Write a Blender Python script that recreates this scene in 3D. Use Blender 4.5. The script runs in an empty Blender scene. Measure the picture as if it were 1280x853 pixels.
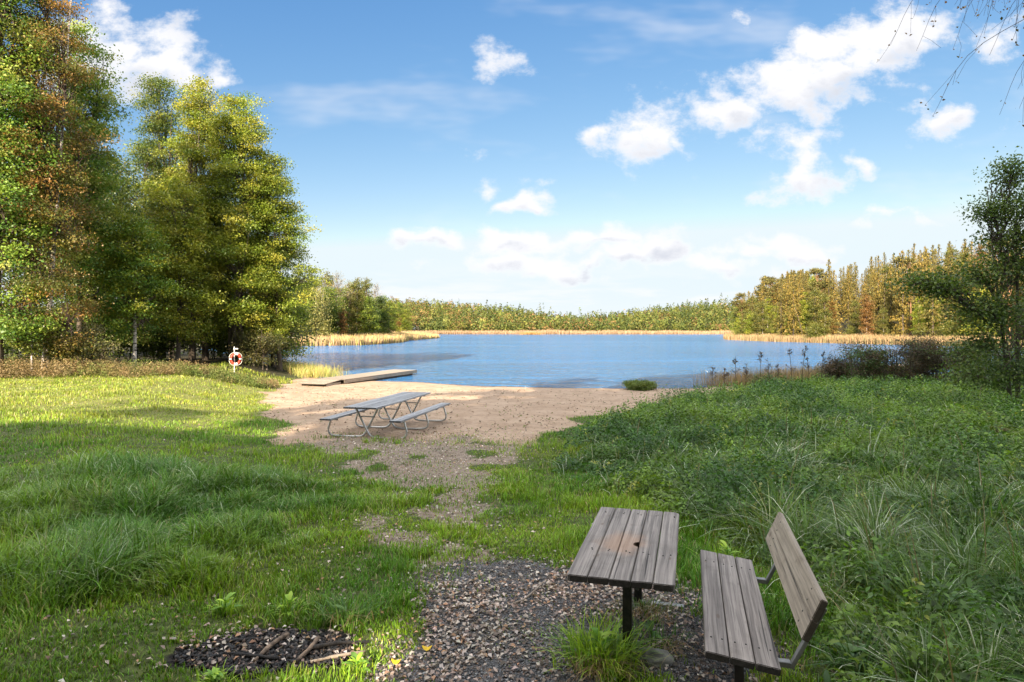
import bpy, bmesh, math, random
import numpy as np
from mathutils import Matrix, Vector
R = math.radians
D = bpy.data
scn = bpy.context.scene
COL = scn.collection
CAMZ = 3.1          # camera above the lake surface (z = 0)
F = 800.0
SUN_AZ = R(19)      # direction the light travels, from +Y towards +X
SUN_EL = R(25)

# ------------------------------------------------------------------ noise
def _hash(ix, iy, seed):
    n = (ix.astype(np.int64) * 374761393 + iy.astype(np.int64) * 668265263 + seed * 1442695041) & 0xffffffff
    n = ((n ^ (n >> 13)) * 1274126177) & 0xffffffff
    n = (n ^ (n >> 16)) & 0xffffffff
    return n / 4294967295.0
def vnoise(x, y, seed=0):
    x = np.asarray(x, float); y = np.asarray(y, float)
    ix = np.floor(x); iy = np.floor(y); fx = x - ix; fy = y - iy
    fx = fx * fx * (3 - 2 * fx); fy = fy * fy * (3 - 2 * fy)
    a = _hash(ix, iy, seed); b = _hash(ix + 1, iy, seed); c = _hash(ix, iy + 1, seed); d = _hash(ix + 1, iy + 1, seed)
    return (a * (1 - fx) + b * fx) * (1 - fy) + (c * (1 - fx) + d * fx) * fy
def fbm(x, y, seed=0, o=4):
    s = 0; amp = .5; t = 0
    for k in range(o):
        s = s + amp * vnoise(np.asarray(x) * 2 ** k, np.asarray(y) * 2 ** k, seed + k * 17); t += amp; amp *= .5
    return s / t
def sst(a, b, x):
    t = np.clip((x - a) / (b - a), 0, 1); return t * t * (3 - 2 * t)

# ------------------------------------------------------------------ terrain
LAKE = np.array([(-12.5,41),(-9,39),(-5,37),(-1,34.6),(3,33.4),(9,33.3),(14,36),(20,40),(30,44),(45,48),(65,60),(78,80),(84,100),(83,118),
 (74,141),(67,165),(66,190),(72,210),(110,260),(150,330),(170,400),(130,412),(60,402),(0,405),(-40,412),(-80,402),
 (-72,340),(-50,290),(-38,245),(-29,228),(-32,180),(-29,150),(-32,126),(-42,120),(-50,100),(-36,80),(-24,60),(-17,48)], float)
def lake_dist(x, y):
    """positive on land, negative in the lake"""
    x = np.asarray(x, float); y = np.asarray(y, float)
    dm = np.full(x.shape, 1e9); ins = np.zeros(x.shape, bool)
    n = len(LAKE)
    for i in range(n):
        ax, ay = LAKE[i]; bx, by = LAKE[(i + 1) % n]
        dx, dy = bx - ax, by - ay
        t = np.clip(((x - ax) * dx + (y - ay) * dy) / (dx * dx + dy * dy), 0, 1)
        dm = np.minimum(dm, np.hypot(x - ax - t * dx, y - ay - t * dy))
        c = ((ay > y) != (by > y))
        with np.errstate(divide='ignore', invalid='ignore'):
            xi = (bx - ax) * (y - ay) / (by - ay if by != ay else 1e-9) + ax
        ins ^= c & (x < xi)
    d = np.where(ins, -dm, dm)
    return d + (fbm(x * .35, y * .35, 5, 3) - .5) * 1.1
def eL(y): return np.interp(y, [3, 6, 10, 13, 15, 18, 22, 27, 34, 42], [-1.2, -1.6, -2.6, -4.3, -5.4, -6.6, -8.6, -10.3, -12.3, -13.5])
def eR(y): return np.interp(y, [3, 6, 10, 13, 16, 20, 24, 28, 32, 36], [.7, .9, .3, .0, .9, 3.0, 5.4, 8.4, 12, 15])
def hill(x, y):
    # hills round the lake
    u = x / np.maximum(y, 60)
    ftop = np.interp(u, [-.5, -.3, -.17, -.1, 0, .075, .13, .19, .27, .35, .5], [22, 20, 18, 16, 10, 2, 1, 6, 14, 17, 20])
    f = ftop * sst(425, 600, y)
    p = 10 * sst(72, 125, x + .1 * (y - 150)) * sst(110, 165, y) * (1 - sst(300, 420, y))
    l = 5 * sst(55, 120, -x) * (1 - sst(300, 420, y))
    return np.maximum(f, np.maximum(p, l)) 
def hfun(x, y, d=None):
    x = np.asarray(x, float); y = np.asarray(y, float)
    if d is None: d = lake_dist(x, y)
    mid = np.interp(y, [-20, 3, 5, 10, 14, 16, 20, 27, 34, 60], [1.0, .89, .88, .72, .6, .56, .45, .2, .03, .03])
    out = np.maximum(eL(y) - x, x - eR(y))
    w = sst(0, 5, out)
    side = np.where(x < 0, .97, np.interp(y, [3, 6, 14, 20, 26, 31, 35, 45], [.86, .85, .80, .66, .46, .25, .12, .08])) + (fbm(x * .12, y * .12, 3, 3) - .5) * .22 * sst(6, 14, np.hypot(x - 1, y - 4)) * np.where(x > 3, .5, 1)
    mound = .14 * np.exp(-((x + 12.5) / 3) ** 2 - ((y - 30) / 3.5) ** 2)
    h = mid + w * (side - mid) + mound
    h = np.minimum(h, .03 + .28 * np.maximum(d, 0) ** 1.0)
    far = sst(50, 90, y)
    h = h * (1 - far) + far * np.minimum(.15 + .1 * np.maximum(d, 0), .9)
    h = h + hill(x, y) * sst(3, 25, d)
    h = np.where(d < 0, np.maximum(-1.8, .12 * d), h)
    nz = (fbm(x * .9, y * .9, 11, 3) - .5) * .06 + (fbm(x * 3, y * 3, 21, 2) - .5) * .025
    h = h + nz * sst(0, 1.5, d) * sst(120, 40, y)
    return np.where(d > 0, np.maximum(h, .012 + .035 * np.clip(d, 0, 1.5)), h)
def H1(x, y): return float(hfun(np.array([x]), np.array([y]))[0])
def seg_d(x, y, a, b):
    dx, dy = b[0] - a[0], b[1] - a[1]
    t = np.clip(((x - a[0]) * dx + (y - a[1]) * dy) / (dx * dx + dy * dy), 0, 1)
    return np.hypot(x - a[0] - t * dx, y - a[1] - t * dy)
def sand_m(x, y):
    w = (fbm(x * .8, y * .8, 31, 4) - .5) * 2.2
    ins = np.minimum(x - eL(y), eR(y) - x)
    return sst(-.35, .45, ins + w) * sst(13.2, 15.8, y + w * 1.4) * (1 - sst(44, 48, y))
def bare_m(x, y):       # worn, half-bare path between gravel and beach
    c = np.interp(y, [3, 5, 7.5, 10, 13, 16], [.1, -.1, -1.0, -1.3, -1.9, -2.6])
    wd = np.interp(y, [3, 6, 9, 13, 16], [.7, .8, 1.0, 2.2, 3.2])
    n = fbm(x * 1.7 + 3, y * 1.7, 41, 4)
    return sst(.43, .66, n + .2 * (1 - np.abs(x - c) / wd) + .1 * sst(10, 14, y)) * sst(1.35, .5, np.abs(x - c) / wd) * sst(17, 14, y) * (.75 + .25 * sst(9, 13, y))
def gravel_m(x, y):
    d = np.minimum(seg_d(x, y, (-.2, 5.5), (.22, 2.0)) - np.interp(y, [3, 5.6], [.42, .62]), seg_d(x, y, (1.0, 5.3), (1.35, 3.2)) - .42)
    d = np.minimum(d, seg_d(x, y, (.1, 5.6), (1.0, 5.3)) - .35)
    return sst(.34, -.16, d + (fbm(x * 2.3, y * 2.3, 51, 4) - .5) * 1.2)
def ash_m(x, y):
    d = np.hypot((x + 1.7) / .62, (y - 4.4) / .34)
    return sst(1.15, .8, d + (fbm(x * 4, y * 4, 61, 3) - .5) * 1.1)
def meadow_m(x, y):     # tall growth on the right
    e = np.interp(y, [2, 4, 5, 6.25, 7.5, 9, 11, 16, 24, 32, 40], [1.7, 1.95, 2.4, 2.35, 1.9, 1.3, .8, 1.7, 5.8, 11.5, 15])
    return sst(-.3, .7, x - e + (fbm(x * .9, y * .9, 71, 3) - .5) * 1.3)
def tallL_m(x, y):
    d = np.hypot((x + 5.0) / 3.2, (y - 8.3) / 1.9)
    d2 = np.hypot((x + 3.6) / 1.7, (y - 5.6) / .9)
    return sst(1.25, .7, np.minimum(d, d2 + .5) + (fbm(x * .8, y * .8, 81, 3) - .5) * .9)

# ------------------------------------------------------------------ mesh helpers
def mesh_np(name, V, faces, col=None, colname='tint', smooth=False, floats=None):
    """faces = list of (k, array Nxk)"""
    me = D.meshes.new(name)
    V = np.asarray(V, np.float32); me.vertices.add(len(V)); me.vertices.foreach_set('co', V.ravel())
    faces = [np.asarray(f, np.int32) for f in faces if len(f)]
    tot = sum(f.size for f in faces); npoly = sum(len(f) for f in faces)
    me.loops.add(tot); me.polygons.add(npoly)
    me.loops.foreach_set('vertex_index', np.concatenate([f.ravel() for f in faces]))
    sz = np.concatenate([np.full(len(f), f.shape[1], np.int32) for f in faces])
    st = np.concatenate([[0], np.cumsum(sz)[:-1]]).astype(np.int32)
    me.polygons.foreach_set('loop_start', st)
    try: me.polygons.foreach_set('loop_total', sz)
    except Exception: pass
    if smooth: me.polygons.foreach_set('use_smooth', np.ones(npoly, bool))
    me.update(calc_edges=True)
    if col is not None:
        a = me.attributes.new(colname, 'FLOAT_COLOR', 'POINT')
        c = np.ones((len(V), 4), np.float32); c[:, :3] = col; a.data.foreach_set('color', c.ravel())
    for k, v in (floats or {}).items():
        a = me.attributes.new(k, 'FLOAT', 'POINT'); a.data.foreach_set('value', np.asarray(v, np.float32))
    return me
def obj(name, me, mat=None, parent=None, loc=None, rz=None):
    o = D.objects.new(name, me); COL.objects.link(o)
    if mat and not me.materials: me.materials.append(mat)
    if parent: o.parent = parent
    if loc is not None: o.location = loc
    if rz is not None: o.rotation_euler = (0, 0, rz)
    return o
def tag(o, label=None, cat=None, group=None, kind=None):
    if label: o['label'] = label
    if cat: o['category'] = cat
    if group: o['group'] = group
    if kind: o['kind'] = kind
    return o
def empty(name, loc, rz=0, label=None, cat=None, group=None):
    o = D.objects.new(name, None); COL.objects.link(o); o.empty_display_size = .2
    o.location = loc; o.rotation_euler = (0, 0, rz); return tag(o, label, cat, group)

def tube(P, rad, sides=6):
    P = np.asarray(P, float); n = len(P); rad = np.broadcast_to(rad, (n,))
    T = np.gradient(P, axis=0); T /= np.linalg.norm(T, axis=1)[:, None] + 1e-9
    ref = np.array([0, 0, 1.]) if abs(T[0, 2]) < .9 else np.array([1., 0, 0])
    A = np.cross(T, ref); A /= np.linalg.norm(A, axis=1)[:, None] + 1e-9
    B = np.cross(T, A)
    th = np.arange(sides) * 2 * math.pi / sides
    V = P[:, None, :] + rad[:, None, None] * (A[:, None, :] * np.cos(th)[None, :, None] + B[:, None, :] * np.sin(th)[None, :, None])
    V = V.reshape(-1, 3)
    i = np.arange(n - 1)[:, None] * sides; j = np.arange(sides)[None, :]; k = (j + 1) % sides
    Q = np.stack([i + j, i + k, i + sides + k, i + sides + j], -1).reshape(-1, 4)
    return V, Q
def smooth_path(pts, n=8):
    pts = np.asarray(pts, float); m = len(pts)
    P = np.vstack([2 * pts[0] - pts[1], pts, 2 * pts[-1] - pts[-2]]); out = []
    for i in range(1, m):
        p0, p1, p2, p3 = P[i - 1], P[i], P[i + 1], P[i + 2]
        for t in np.arange(n) / n:
            out.append(.5 * (2 * p1 + (p2 - p0) * t + (2 * p0 - 5 * p1 + 4 * p2 - p3) * t * t + (-p0 + 3 * p1 - 3 * p2 + p3) * t ** 3))
    out.append(pts[-1]); return np.array(out)
class MB:
    def __init__(s): s.V = []; s.Q = []; s.T = []; s.n = 0; s.C = []
    def add(s, V, Q=None, T=None, C=None):
        s.V.append(V)
        if Q is not None and len(Q): s.Q.append(np.asarray(Q) + s.n)
        if T is not None and len(T): s.T.append(np.asarray(T) + s.n)
        if C is not None: s.C.append(np.broadcast_to(C, (len(V), 3)))
        s.n += len(V)
    def tube(s, P, r, sides=6, C=None): V, Q = tube(P, r, sides); s.add(V, Q, None, C)
    def mesh(s, name, smooth=False):
        f = []
        if s.Q: f.append(np.concatenate(s.Q))
        if s.T: f.append(np.concatenate(s.T))
        return mesh_np(name, np.concatenate(s.V), f, np.concatenate(s.C) if s.C else None, smooth=smooth)

def rnd_unit(rng, n):
    v = rng.normal(size=(n, 3)); return v / (np.linalg.norm(v, axis=1)[:, None] + 1e-9)
def leaf_cards(rng, C, size, up=.6, asp=.62, bend=.12, droop=0.):
    n = len(C); nrm = rnd_unit(rng, n); nrm[:, 2] = np.abs(nrm[:, 2]) + up
    nrm /= np.linalg.norm(nrm, axis=1)[:, None]
    a = np.cross(nrm, rnd_unit(rng, n)); a /= np.linalg.norm(a, axis=1)[:, None] + 1e-9
    a[:, 2] -= droop; a /= np.linalg.norm(a, axis=1)[:, None] + 1e-9
    b = np.cross(nrm, a)
    L = (size * rng.uniform(.65, 1.3, n))[:, None]
    V = np.stack([C - a * L * .5, C + b * L * .5 * asp + nrm * L * bend, C + a * L * .5, C - b * L * .5 * asp + nrm * L * bend], 1).reshape(-1, 3)
    Q = np.arange(4 * n).reshape(n, 4)
    return V, Q
def pal_mix(rng, pal, n, jit=.12):
    pal = np.array(pal); c = pal[rng.integers(0, len(pal), n)]
    c = c * (1 + rng.normal(0, jit, (n, 1))); return np.clip(c + rng.normal(0, jit * .12, (n, 3)) * c, .004, 1)

# ------------------------------------------------------------------ materials
def newmat(name):
    m = D.materials.new(name); m.use_nodes = True; nt = m.node_tree; nt.nodes.clear(); return m, nt
class N:
    def __init__(s, nt): s.nt = nt
    def n(s, t, **kw):
        nd = s.nt.nodes.new(t)
        for k, v in kw.items():
            if k.startswith('i_'):
                key = k[2:].replace('_', ' ')
                s.set(nd, key, v)
            else: setattr(nd, k, v)
        return nd
    def set(s, nd, key, v):
        sock = nd.inputs[int(key)] if key.isdigit() else nd.inputs[key]
        if hasattr(v, 'is_linked') or hasattr(v, 'links'): s.nt.links.new(v, sock)
        else: sock.default_value = v
    def math(s, op, a, b=None, c=None, clamp=False):
        nd = s.nt.nodes.new('ShaderNodeMath'); nd.operation = op; nd.use_clamp = clamp
        for i, v in enumerate((a, b, c)):
            if v is not None: s.set(nd, str(i), v)
        return nd.outputs[0]
    def vmath(s, op, a, b=None):
        nd = s.nt.nodes.new('ShaderNodeVectorMath'); nd.operation = op
        for i, v in enumerate((a, b)):
            if v is not None: s.set(nd, str(i), v)
        return nd.outputs['Value'] if op in ('LENGTH', 'DOT_PRODUCT', 'DISTANCE') else nd.outputs[0]
    def mix(s, f, a, b, blend='MIX'):
        nd = s.nt.nodes.new('ShaderNodeMix'); nd.data_type = 'RGBA'; nd.blend_type = blend
        s.set(nd, '0', f); s.set(nd, '6', a); s.set(nd, '7', b); return nd.outputs[2]
    def noise(s, vec, scale, detail=4, rough=.55):
        nd = s.n('ShaderNodeTexNoise'); nd.inputs['Scale'].default_value = scale; nd.inputs['Detail'].default_value = detail
        nd.inputs['Roughness'].default_value = rough
        if vec is not None: s.nt.links.new(vec, nd.inputs['Vector'])
        return nd.outputs['Fac']
    def ramp(s, fac, pts):
        nd = s.n('ShaderNodeValToRGB'); s.nt.links.new(fac, nd.inputs[0]); e = nd.color_ramp.elements
        while len(e) < len(pts): e.new(.5)
        for i, (p, c) in enumerate(pts): e[i].position = p; e[i].color = (*c, 1) if len(c) == 3 else c
        return nd.outputs[0]
    def sstep(s, x, a, b):
        nd = s.n('ShaderNodeMapRange'); nd.interpolation_type = 'SMOOTHSTEP'
        s.set(nd, '0', x); nd.inputs[1].default_value = a; nd.inputs[2].default_value = b; return nd.outputs[0]
def c4(c): return (*c, 1)
def foliage_mat(name, trans=.35, rough=.5, spec=.35, tgain=1.5):
    m, nt = newmat(name); k = N(nt)
    at = k.n('ShaderNodeAttribute', attribute_name='tint').outputs['Color']
    tc = k.n('ShaderNodeTexCoord').outputs['Object']
    v = k.noise(tc, .9, 3)
    col = k.mix(k.sstep(v, .3, .7), k.mix(1., at, c4((.8, .86, .8)), 'MULTIPLY'), k.mix(1., at, c4((1.2, 1.1, 1.)), 'MULTIPLY'))
    p = k.n('ShaderNodeBsdfPrincipled', i_Base_Color=col, i_Roughness=rough, i_Specular_IOR_Level=spec)
    t = k.n('ShaderNodeBsdfTranslucent', i_Color=k.mix(1., col, c4((tgain, tgain * 1.0, tgain * .55)), 'MULTIPLY'))
    mx = k.n('ShaderNodeMixShader', i_0=trans); nt.links.new(p.outputs[0], mx.inputs[1]); nt.links.new(t.outputs[0], mx.inputs[2])
    o = k.n('ShaderNodeOutputMaterial'); nt.links.new(mx.outputs[0], o.inputs[0]); return m
def simple_mat(name, c1, c2=None, scale=8, rough=.7, metal=0, bump=.2, spec=.4, stretch=None, bscale=None):
    m, nt = newmat(name); k = N(nt); tc = k.n('ShaderNodeTexCoord').outputs['Object']
    if stretch: tc = k.vmath('MULTIPLY', tc, stretch)
    f = k.noise(tc, scale, 5, .6)
    col = k.mix(k.sstep(f, .3, .7), c4(c1), c4(c2 or c1))
    p = k.n('ShaderNodeBsdfPrincipled', i_Base_Color=col, i_Roughness=rough, i_Metallic=metal, i_Specular_IOR_Level=spec)
    b = k.n('ShaderNodeBump', i_Strength=bump, i_Distance=.01); nt.links.new(k.noise(tc, bscale or scale * 3, 4), b.inputs['Height'])
    nt.links.new(b.outputs[0], p.inputs['Normal'])
    o = k.n('ShaderNodeOutputMaterial'); nt.links.new(p.outputs[0], o.inputs[0]); return m
def wood_mat(name, dark, mid, light, warm_patch=None, silver=0.):
    m, nt = newmat(name); k = N(nt)
    tc = k.n('ShaderNodeTexCoord').outputs['Object']
    rn = k.n('ShaderNodeAttribute', attribute_name='rnd').outputs['Fac']
    off = k.n('ShaderNodeCombineXYZ', i_0=k.math('MULTIPLY', rn, 13.), i_1=k.math('MULTIPLY', rn, 37.), i_2=k.math('MULTIPLY', rn, 5.)).outputs[0]
    base = k.vmath('ADD', tc, off)
    warp = k.noise(k.vmath('MULTIPLY', base, (5, 1.2, 5)), 1.0, 2)
    wv = k.n('ShaderNodeCombineXYZ', i_0=k.math('MULTIPLY', warp, .03), i_1=0., i_2=0.).outputs[0]
    g = k.vmath('ADD', base, wv)
    fine = k.noise(k.vmath('MULTIPLY', g, (130, 2.2, 130)), 1.0, 5, .65)
    ring = k.noise(k.vmath('MULTIPLY', g, (38, .9, 38)), 1.0, 3, .5)
    blot = k.noise(base, 5.5, 5, .6)
    crack = k.sstep(k.noise(k.vmath('MULTIPLY', g, (60, .55, 60)), 1.0, 3, .4), .66, .72)
    col = k.mix(k.sstep(ring, .32, .66), c4(mid), c4(light))
    col = k.mix(k.math('MULTIPLY', k.sstep(fine, .46, .7), .65), col, c4(dark))
    col = k.mix(k.math('MULTIPLY', k.sstep(blot, .5, .72), .55), col, k.mix(1., col, c4((.6, .56, .52)), 'MULTIPLY'))
    # knots
    vo = k.n('ShaderNodeTexVoronoi'); vo.inputs['Scale'].default_value = 1.0
    nt.links.new(k.vmath('MULTIPLY', base, (9, 3.1, 4)), vo.inputs['Vector'])
    kn = k.sstep(vo.outputs['Distance'], .13, .06)
    col = k.mix(k.math('MULTIPLY', kn, .6), col, c4((.09, .055, .035)))
    tone = k.math('ADD', k.math('MULTIPLY', k.n('ShaderNodeTexWhiteNoise', noise_dimensions='1D', i_W=rn).outputs[0], .32), .82)
    tn = k.n('ShaderNodeCombineColor', i_0=tone, i_1=tone, i_2=tone).outputs[0]
    col = k.mix(1., col, tn, 'MULTIPLY')
    col = k.mix(crack, col, c4((.02, .015, .012)))
    if warm_patch:  # warm brown patch mixed into the wood colour
        (sx, sy), r, sc = warm_patch
        dd = k.vmath('LENGTH', k.vmath('MULTIPLY', k.vmath('SUBTRACT', tc, (sx, sy, 0)), (1 / r, 1 / (r * 1.5), 0)))
        dd = k.math('ADD', dd, k.math('MULTIPLY', k.math('SUBTRACT', k.noise(tc, 9, 4), .5), 1.1))
        col = k.mix(k.math('MULTIPLY', k.sstep(dd, 1.05, .35), .42), col, c4(sc))
    no = k.n('ShaderNodeSeparateXYZ', i_0=k.n('ShaderNodeTexCoord').outputs['Normal'])
    col = k.mix(k.math('MULTIPLY', k.sstep(k.math('ABSOLUTE', no.outputs[1]), .6, .9), .85), col, c4(tuple(q * .35 for q in dark)))
    h = k.math('SUBTRACT', k.math('ADD', k.math('MULTIPLY', fine, .8), k.math('MULTIPLY', ring, .6)), k.math('MULTIPLY', crack, 1.5))
    b = k.n('ShaderNodeBump', i_Strength=.55, i_Distance=.004, i_Height=h)
    p = k.n('ShaderNodeBsdfPrincipled', i_Base_Color=col, i_Roughness=.62, i_Specular_IOR_Level=.35 + silver, i_Normal=b.outputs[0])
    o = k.n('ShaderNodeOutputMaterial'); nt.links.new(p.outputs[0], o.inputs[0]); return m

M = {}
M['leaf'] = foliage_mat('foliage_leaf', .32, .48, .4)
M['grass'] = foliage_mat('grass_blade', .24, .45, .3, 1.5)
M['needle'] = foliage_mat('needle_foliage', .15, .6, .2, 1.2)
M['dryleaf'] = foliage_mat('dry_leaf', .15, .6, .3, 1.1)
M['bark'] = simple_mat('bark_dark', (.045, .035, .026), (.11, .09, .07), 6, .9, 0, .8, .2, (1, 1, .35))
M['pinebark'] = simple_mat('bark_pine', (.16, .085, .045), (.30, .17, .10), 3, .9, 0, .6, .2, (1, 1, .3))
M['branch'] = simple_mat('wood_stick', (.16, .12, .09), (.3, .25, .2), 20, .8, 0, .5)
M['charwood'] = simple_mat('charred_wood', (.008, .008, .009), (.03, .026, .024), 25, .75, 0, .9, .3)
M['burntwood'] = simple_mat('half_burnt_wood', (.03, .022, .018), (.24, .17, .12), 12, .75, 0, .7, .3)
M['steel'] = simple_mat('dark_steel', (.02, .021, .022), (.05, .045, .04), 18, .5, .6, .15)
M['galv'] = simple_mat('galvanised_steel', (.42, .42, .42), (.56, .55, .53), 22, .38, .85, .08)
M['greymetal'] = simple_mat('grey_metal', (.16, .165, .16), (.26, .26, .25), 18, .5, .5, .12)
M['white'] = simple_mat('white_paint', (.78, .78, .76), (.7, .7, .68), 6, .5, 0, .1)
M['red'] = simple_mat('ring_red', (.62, .06, .03), (.55, .05, .03), 6, .45, 0, .1)
M['rope'] = simple_mat('rope_white', (.7, .68, .62), (.6, .58, .5), 40, .8, 0, .3)
M['stone'] = simple_mat('stone_grey', (.11, .115, .1), (.26, .26, .24), 9, .85, 0, .9)
M['roof'] = simple_mat('roof_dark', (.07, .06, .055), (.12, .1, .09), 3, .8, 0, .2)
M['glass'] = simple_mat('window_glass', (.02, .025, .03), (.03, .035, .04), 3, .1, 0, 0, .6)
M['tableW'] = wood_mat('weathered_table_wood', (.03, .025, .022), (.125, .108, .098), (.26, .23, .21), ((-.05, -.1), .2, (.34, .19, .10)))
M['benchW'] = wood_mat('weathered_bench_wood', (.034, .028, .025), (.14, .12, .11), (.28, .248, .228))
M['backW'] = wood_mat('weathered_back_wood', (.10, .077, .057), (.22, .182, .142), (.33, .28, .225))
M['picnicW'] = wood_mat('silver_grey_wood', (.09, .09, .095), (.2, .205, .22), (.34, .345, .36), None, .1)
M['jettyW'] = wood_mat('sunbleached_wood', (.11, .085, .06), (.26, .21, .155), (.36, .30, .235))
M['darkW'] = wood_mat('dark_wet_wood', (.03, .022, .016), (.09, .065, .045), (.16, .12, .085))
# birch bark
def birch_mat():
    m, nt = newmat('bark_birch'); k = N(nt); tc = k.n('ShaderNodeTexCoord').outputs['Object']
    f = k.noise(k.vmath('MULTIPLY', tc, (2, 2, 7)), 1.3, 4, .6)
    col = k.mix(k.sstep(f, .47, .6), c4((.48, .43, .38)), c4((.06, .05, .045)))
    at = k.n('ShaderNodeAttribute', attribute_name='tint').outputs['Fac']
    col = k.mix(at, c4((.07, .045, .035)), col)
    p = k.n('ShaderNodeBsdfPrincipled', i_Base_Color=col, i_Roughness=.7)
    o = k.n('ShaderNodeOutputMaterial'); nt.links.new(p.outputs[0], o.inputs[0]); return m
M['birch'] = birch_mat()
def ground_mat():
    m, nt = newmat('ground_soil_sand'); k = N(nt); P = k.n('ShaderNodeNewGeometry').outputs['Position']
    A = lambda n: k.n('ShaderNodeAttribute', attribute_name=n).outputs['Fac']
    n1 = k.noise(P, 1.3, 6, .6); n2 = k.noise(P, 14, 5, .65); n3 = k.noise(P, 70, 4, .6); n4 = k.noise(P, .25, 3)
    turf = k.mix(k.sstep(n2, .35, .65), c4((.035, .05, .012)), c4((.085, .105, .03)))
    turf = k.mix(k.math('MULTIPLY', k.sstep(n1, .5, .7), .5), turf, c4((.12, .1, .05)))
    dry = k.mix(k.sstep(n2, .3, .7), c4((.10, .12, .03)), c4((.2, .19, .06)))
    col = k.mix(A('dry'), turf, dry)
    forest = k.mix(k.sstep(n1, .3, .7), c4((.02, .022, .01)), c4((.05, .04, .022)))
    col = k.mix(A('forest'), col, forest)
    soil = k.mix(k.sstep(n2, .3, .7), c4((.15, .115, .085)), c4((.27, .215, .17)))
    soil = k.mix(k.sstep(n3, .58, .68), soil, c4((.40, .34, .29)))
    nb = k.math('SUBTRACT', n2, .5)
    col = k.mix(k.sstep(k.math('ADD', A('bare'), k.math('MULTIPLY', nb, .8)), .3, .6), col, soil)
    sand = k.mix(k.sstep(n1, .3, .7), c4((.29, .205, .14)), c4((.39, .29, .21)))
    sand = k.mix(k.math('MULTIPLY', k.sstep(n2, .52, .7), .6), sand, c4((.24, .16, .115)))
    n5 = k.noise(P, 4.5, 4, .6)
    sand = k.mix(k.math('MULTIPLY', k.sstep(n5, .5, .66), .45), sand, c4((.2, .135, .095)))
    sand = k.mix(k.sstep(n3, .64, .72), sand, c4((.16, .115, .08)))
    col = k.mix(k.sstep(k.math('ADD', A('sand'), k.math('MULTIPLY', nb, .7)), .35, .65), col, sand)
    grav = k.mix(k.sstep(n3, .35, .65), c4((.045, .047, .052)), c4((.13, .13, .135)))
    grav = k.mix(k.math('MULTIPLY', k.sstep(n2, .48, .62), .7), grav, c4((.19, .13, .10)))
    col = k.mix(k.sstep(k.math('ADD', A('gravel'), k.math('MULTIPLY', nb, .6)), .35, .6), col, grav)
    ash = k.mix(k.sstep(n3, .4, .6), c4((.006, .006, .007)), c4((.035, .03, .028)))
    col = k.mix(k.sstep(k.math('ADD', A('ash'), k.math('MULTIPLY', nb, .6)), .35, .6), col, ash)
    col = k.mix(k.sstep(A('wet'), .2, .9), col, k.mix(1., col, c4((.45, .42, .4)), 'MULTIPLY'))
    h = k.math('ADD', k.math('MULTIPLY', n3, .25), k.math('ADD', k.math('MULTIPLY', n2, 1.3), k.math('MULTIPLY', k.noise(P, 4.5, 2), 2.6)))
    b = k.n('ShaderNodeBump', i_Strength=.9, i_Distance=.035, i_Height=h)
    p = k.n('ShaderNodeBsdfPrincipled', i_Base_Color=col, i_Roughness=.9, i_Specular_IOR_Level=.2, i_Normal=b.outputs[0])
    o = k.n('ShaderNodeOutputMaterial'); nt.links.new(p.outputs[0], o.inputs[0]); return m
M['ground'] = ground_mat()
def water_mat():
    m, nt = newmat('lake_water'); k = N(nt); P = k.n('ShaderNodeNewGeometry').outputs['Position']
    pw = k.vmath('MULTIPLY', P, (1, 1.6, 1))
    w1 = k.math('SUBTRACT', 1., k.math('ABSOLUTE', k.math('MULTIPLY', k.math('SUBTRACT', k.noise(pw, .42, 3, .6), .5), 3.5))); w2 = k.noise(pw, 2.2, 4, .6); w3 = k.noise(k.vmath('MULTIPLY', P, (1, 2.2, 1)), .22, 2)
    gust = k.sstep(k.noise(k.vmath('MULTIPLY', P, (.25, 1, 1)), .035, 3), .36, .6)
    h = k.math('ADD', k.math('ADD', k.math('MULTIPLY', w1, .5), k.math('MULTIPLY', w2, .28)), k.math('MULTIPLY', w3, 1.1))
    # sheltered water behind the left bank is calmer
    sx = k.n('ShaderNodeSeparateXYZ', i_0=P)
    shel = k.sstep(k.math('ADD', sx.outputs[0], k.math('MULTIPLY', sx.outputs[1], .27)), -3., 4.)
    pen = k.sstep(k.math('SUBTRACT', sx.outputs[0], k.math('MULTIPLY', sx.outputs[1], .44)), 4., -10.)
    amp = k.math('MULTIPLY', k.math('MULTIPLY', k.math('ADD', .5, k.math('MULTIPLY', gust, .6)), k.math('ADD', .3, k.math('MULTIPLY', shel, .7))), k.math('ADD', .8, k.math('MULTIPLY', pen, .2)))
    b = k.n('ShaderNodeBump', i_Strength=1.0, i_Height=k.math('MULTIPLY', h, amp)); b.inputs['Distance'].default_value = WAVE
    p = k.n('ShaderNodeBsdfPrincipled', i_Base_Color=c4((.024, .125, .30)), i_Roughness=.12, i_IOR=1.33, i_Normal=b.outputs[0])
    p.inputs['Specular IOR Level'].default_value = .5
    o = k.n('ShaderNodeOutputMaterial'); nt.links.new(p.outputs[0], o.inputs[0]); return m
WAVE = 2.3
M['water'] = water_mat()

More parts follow.
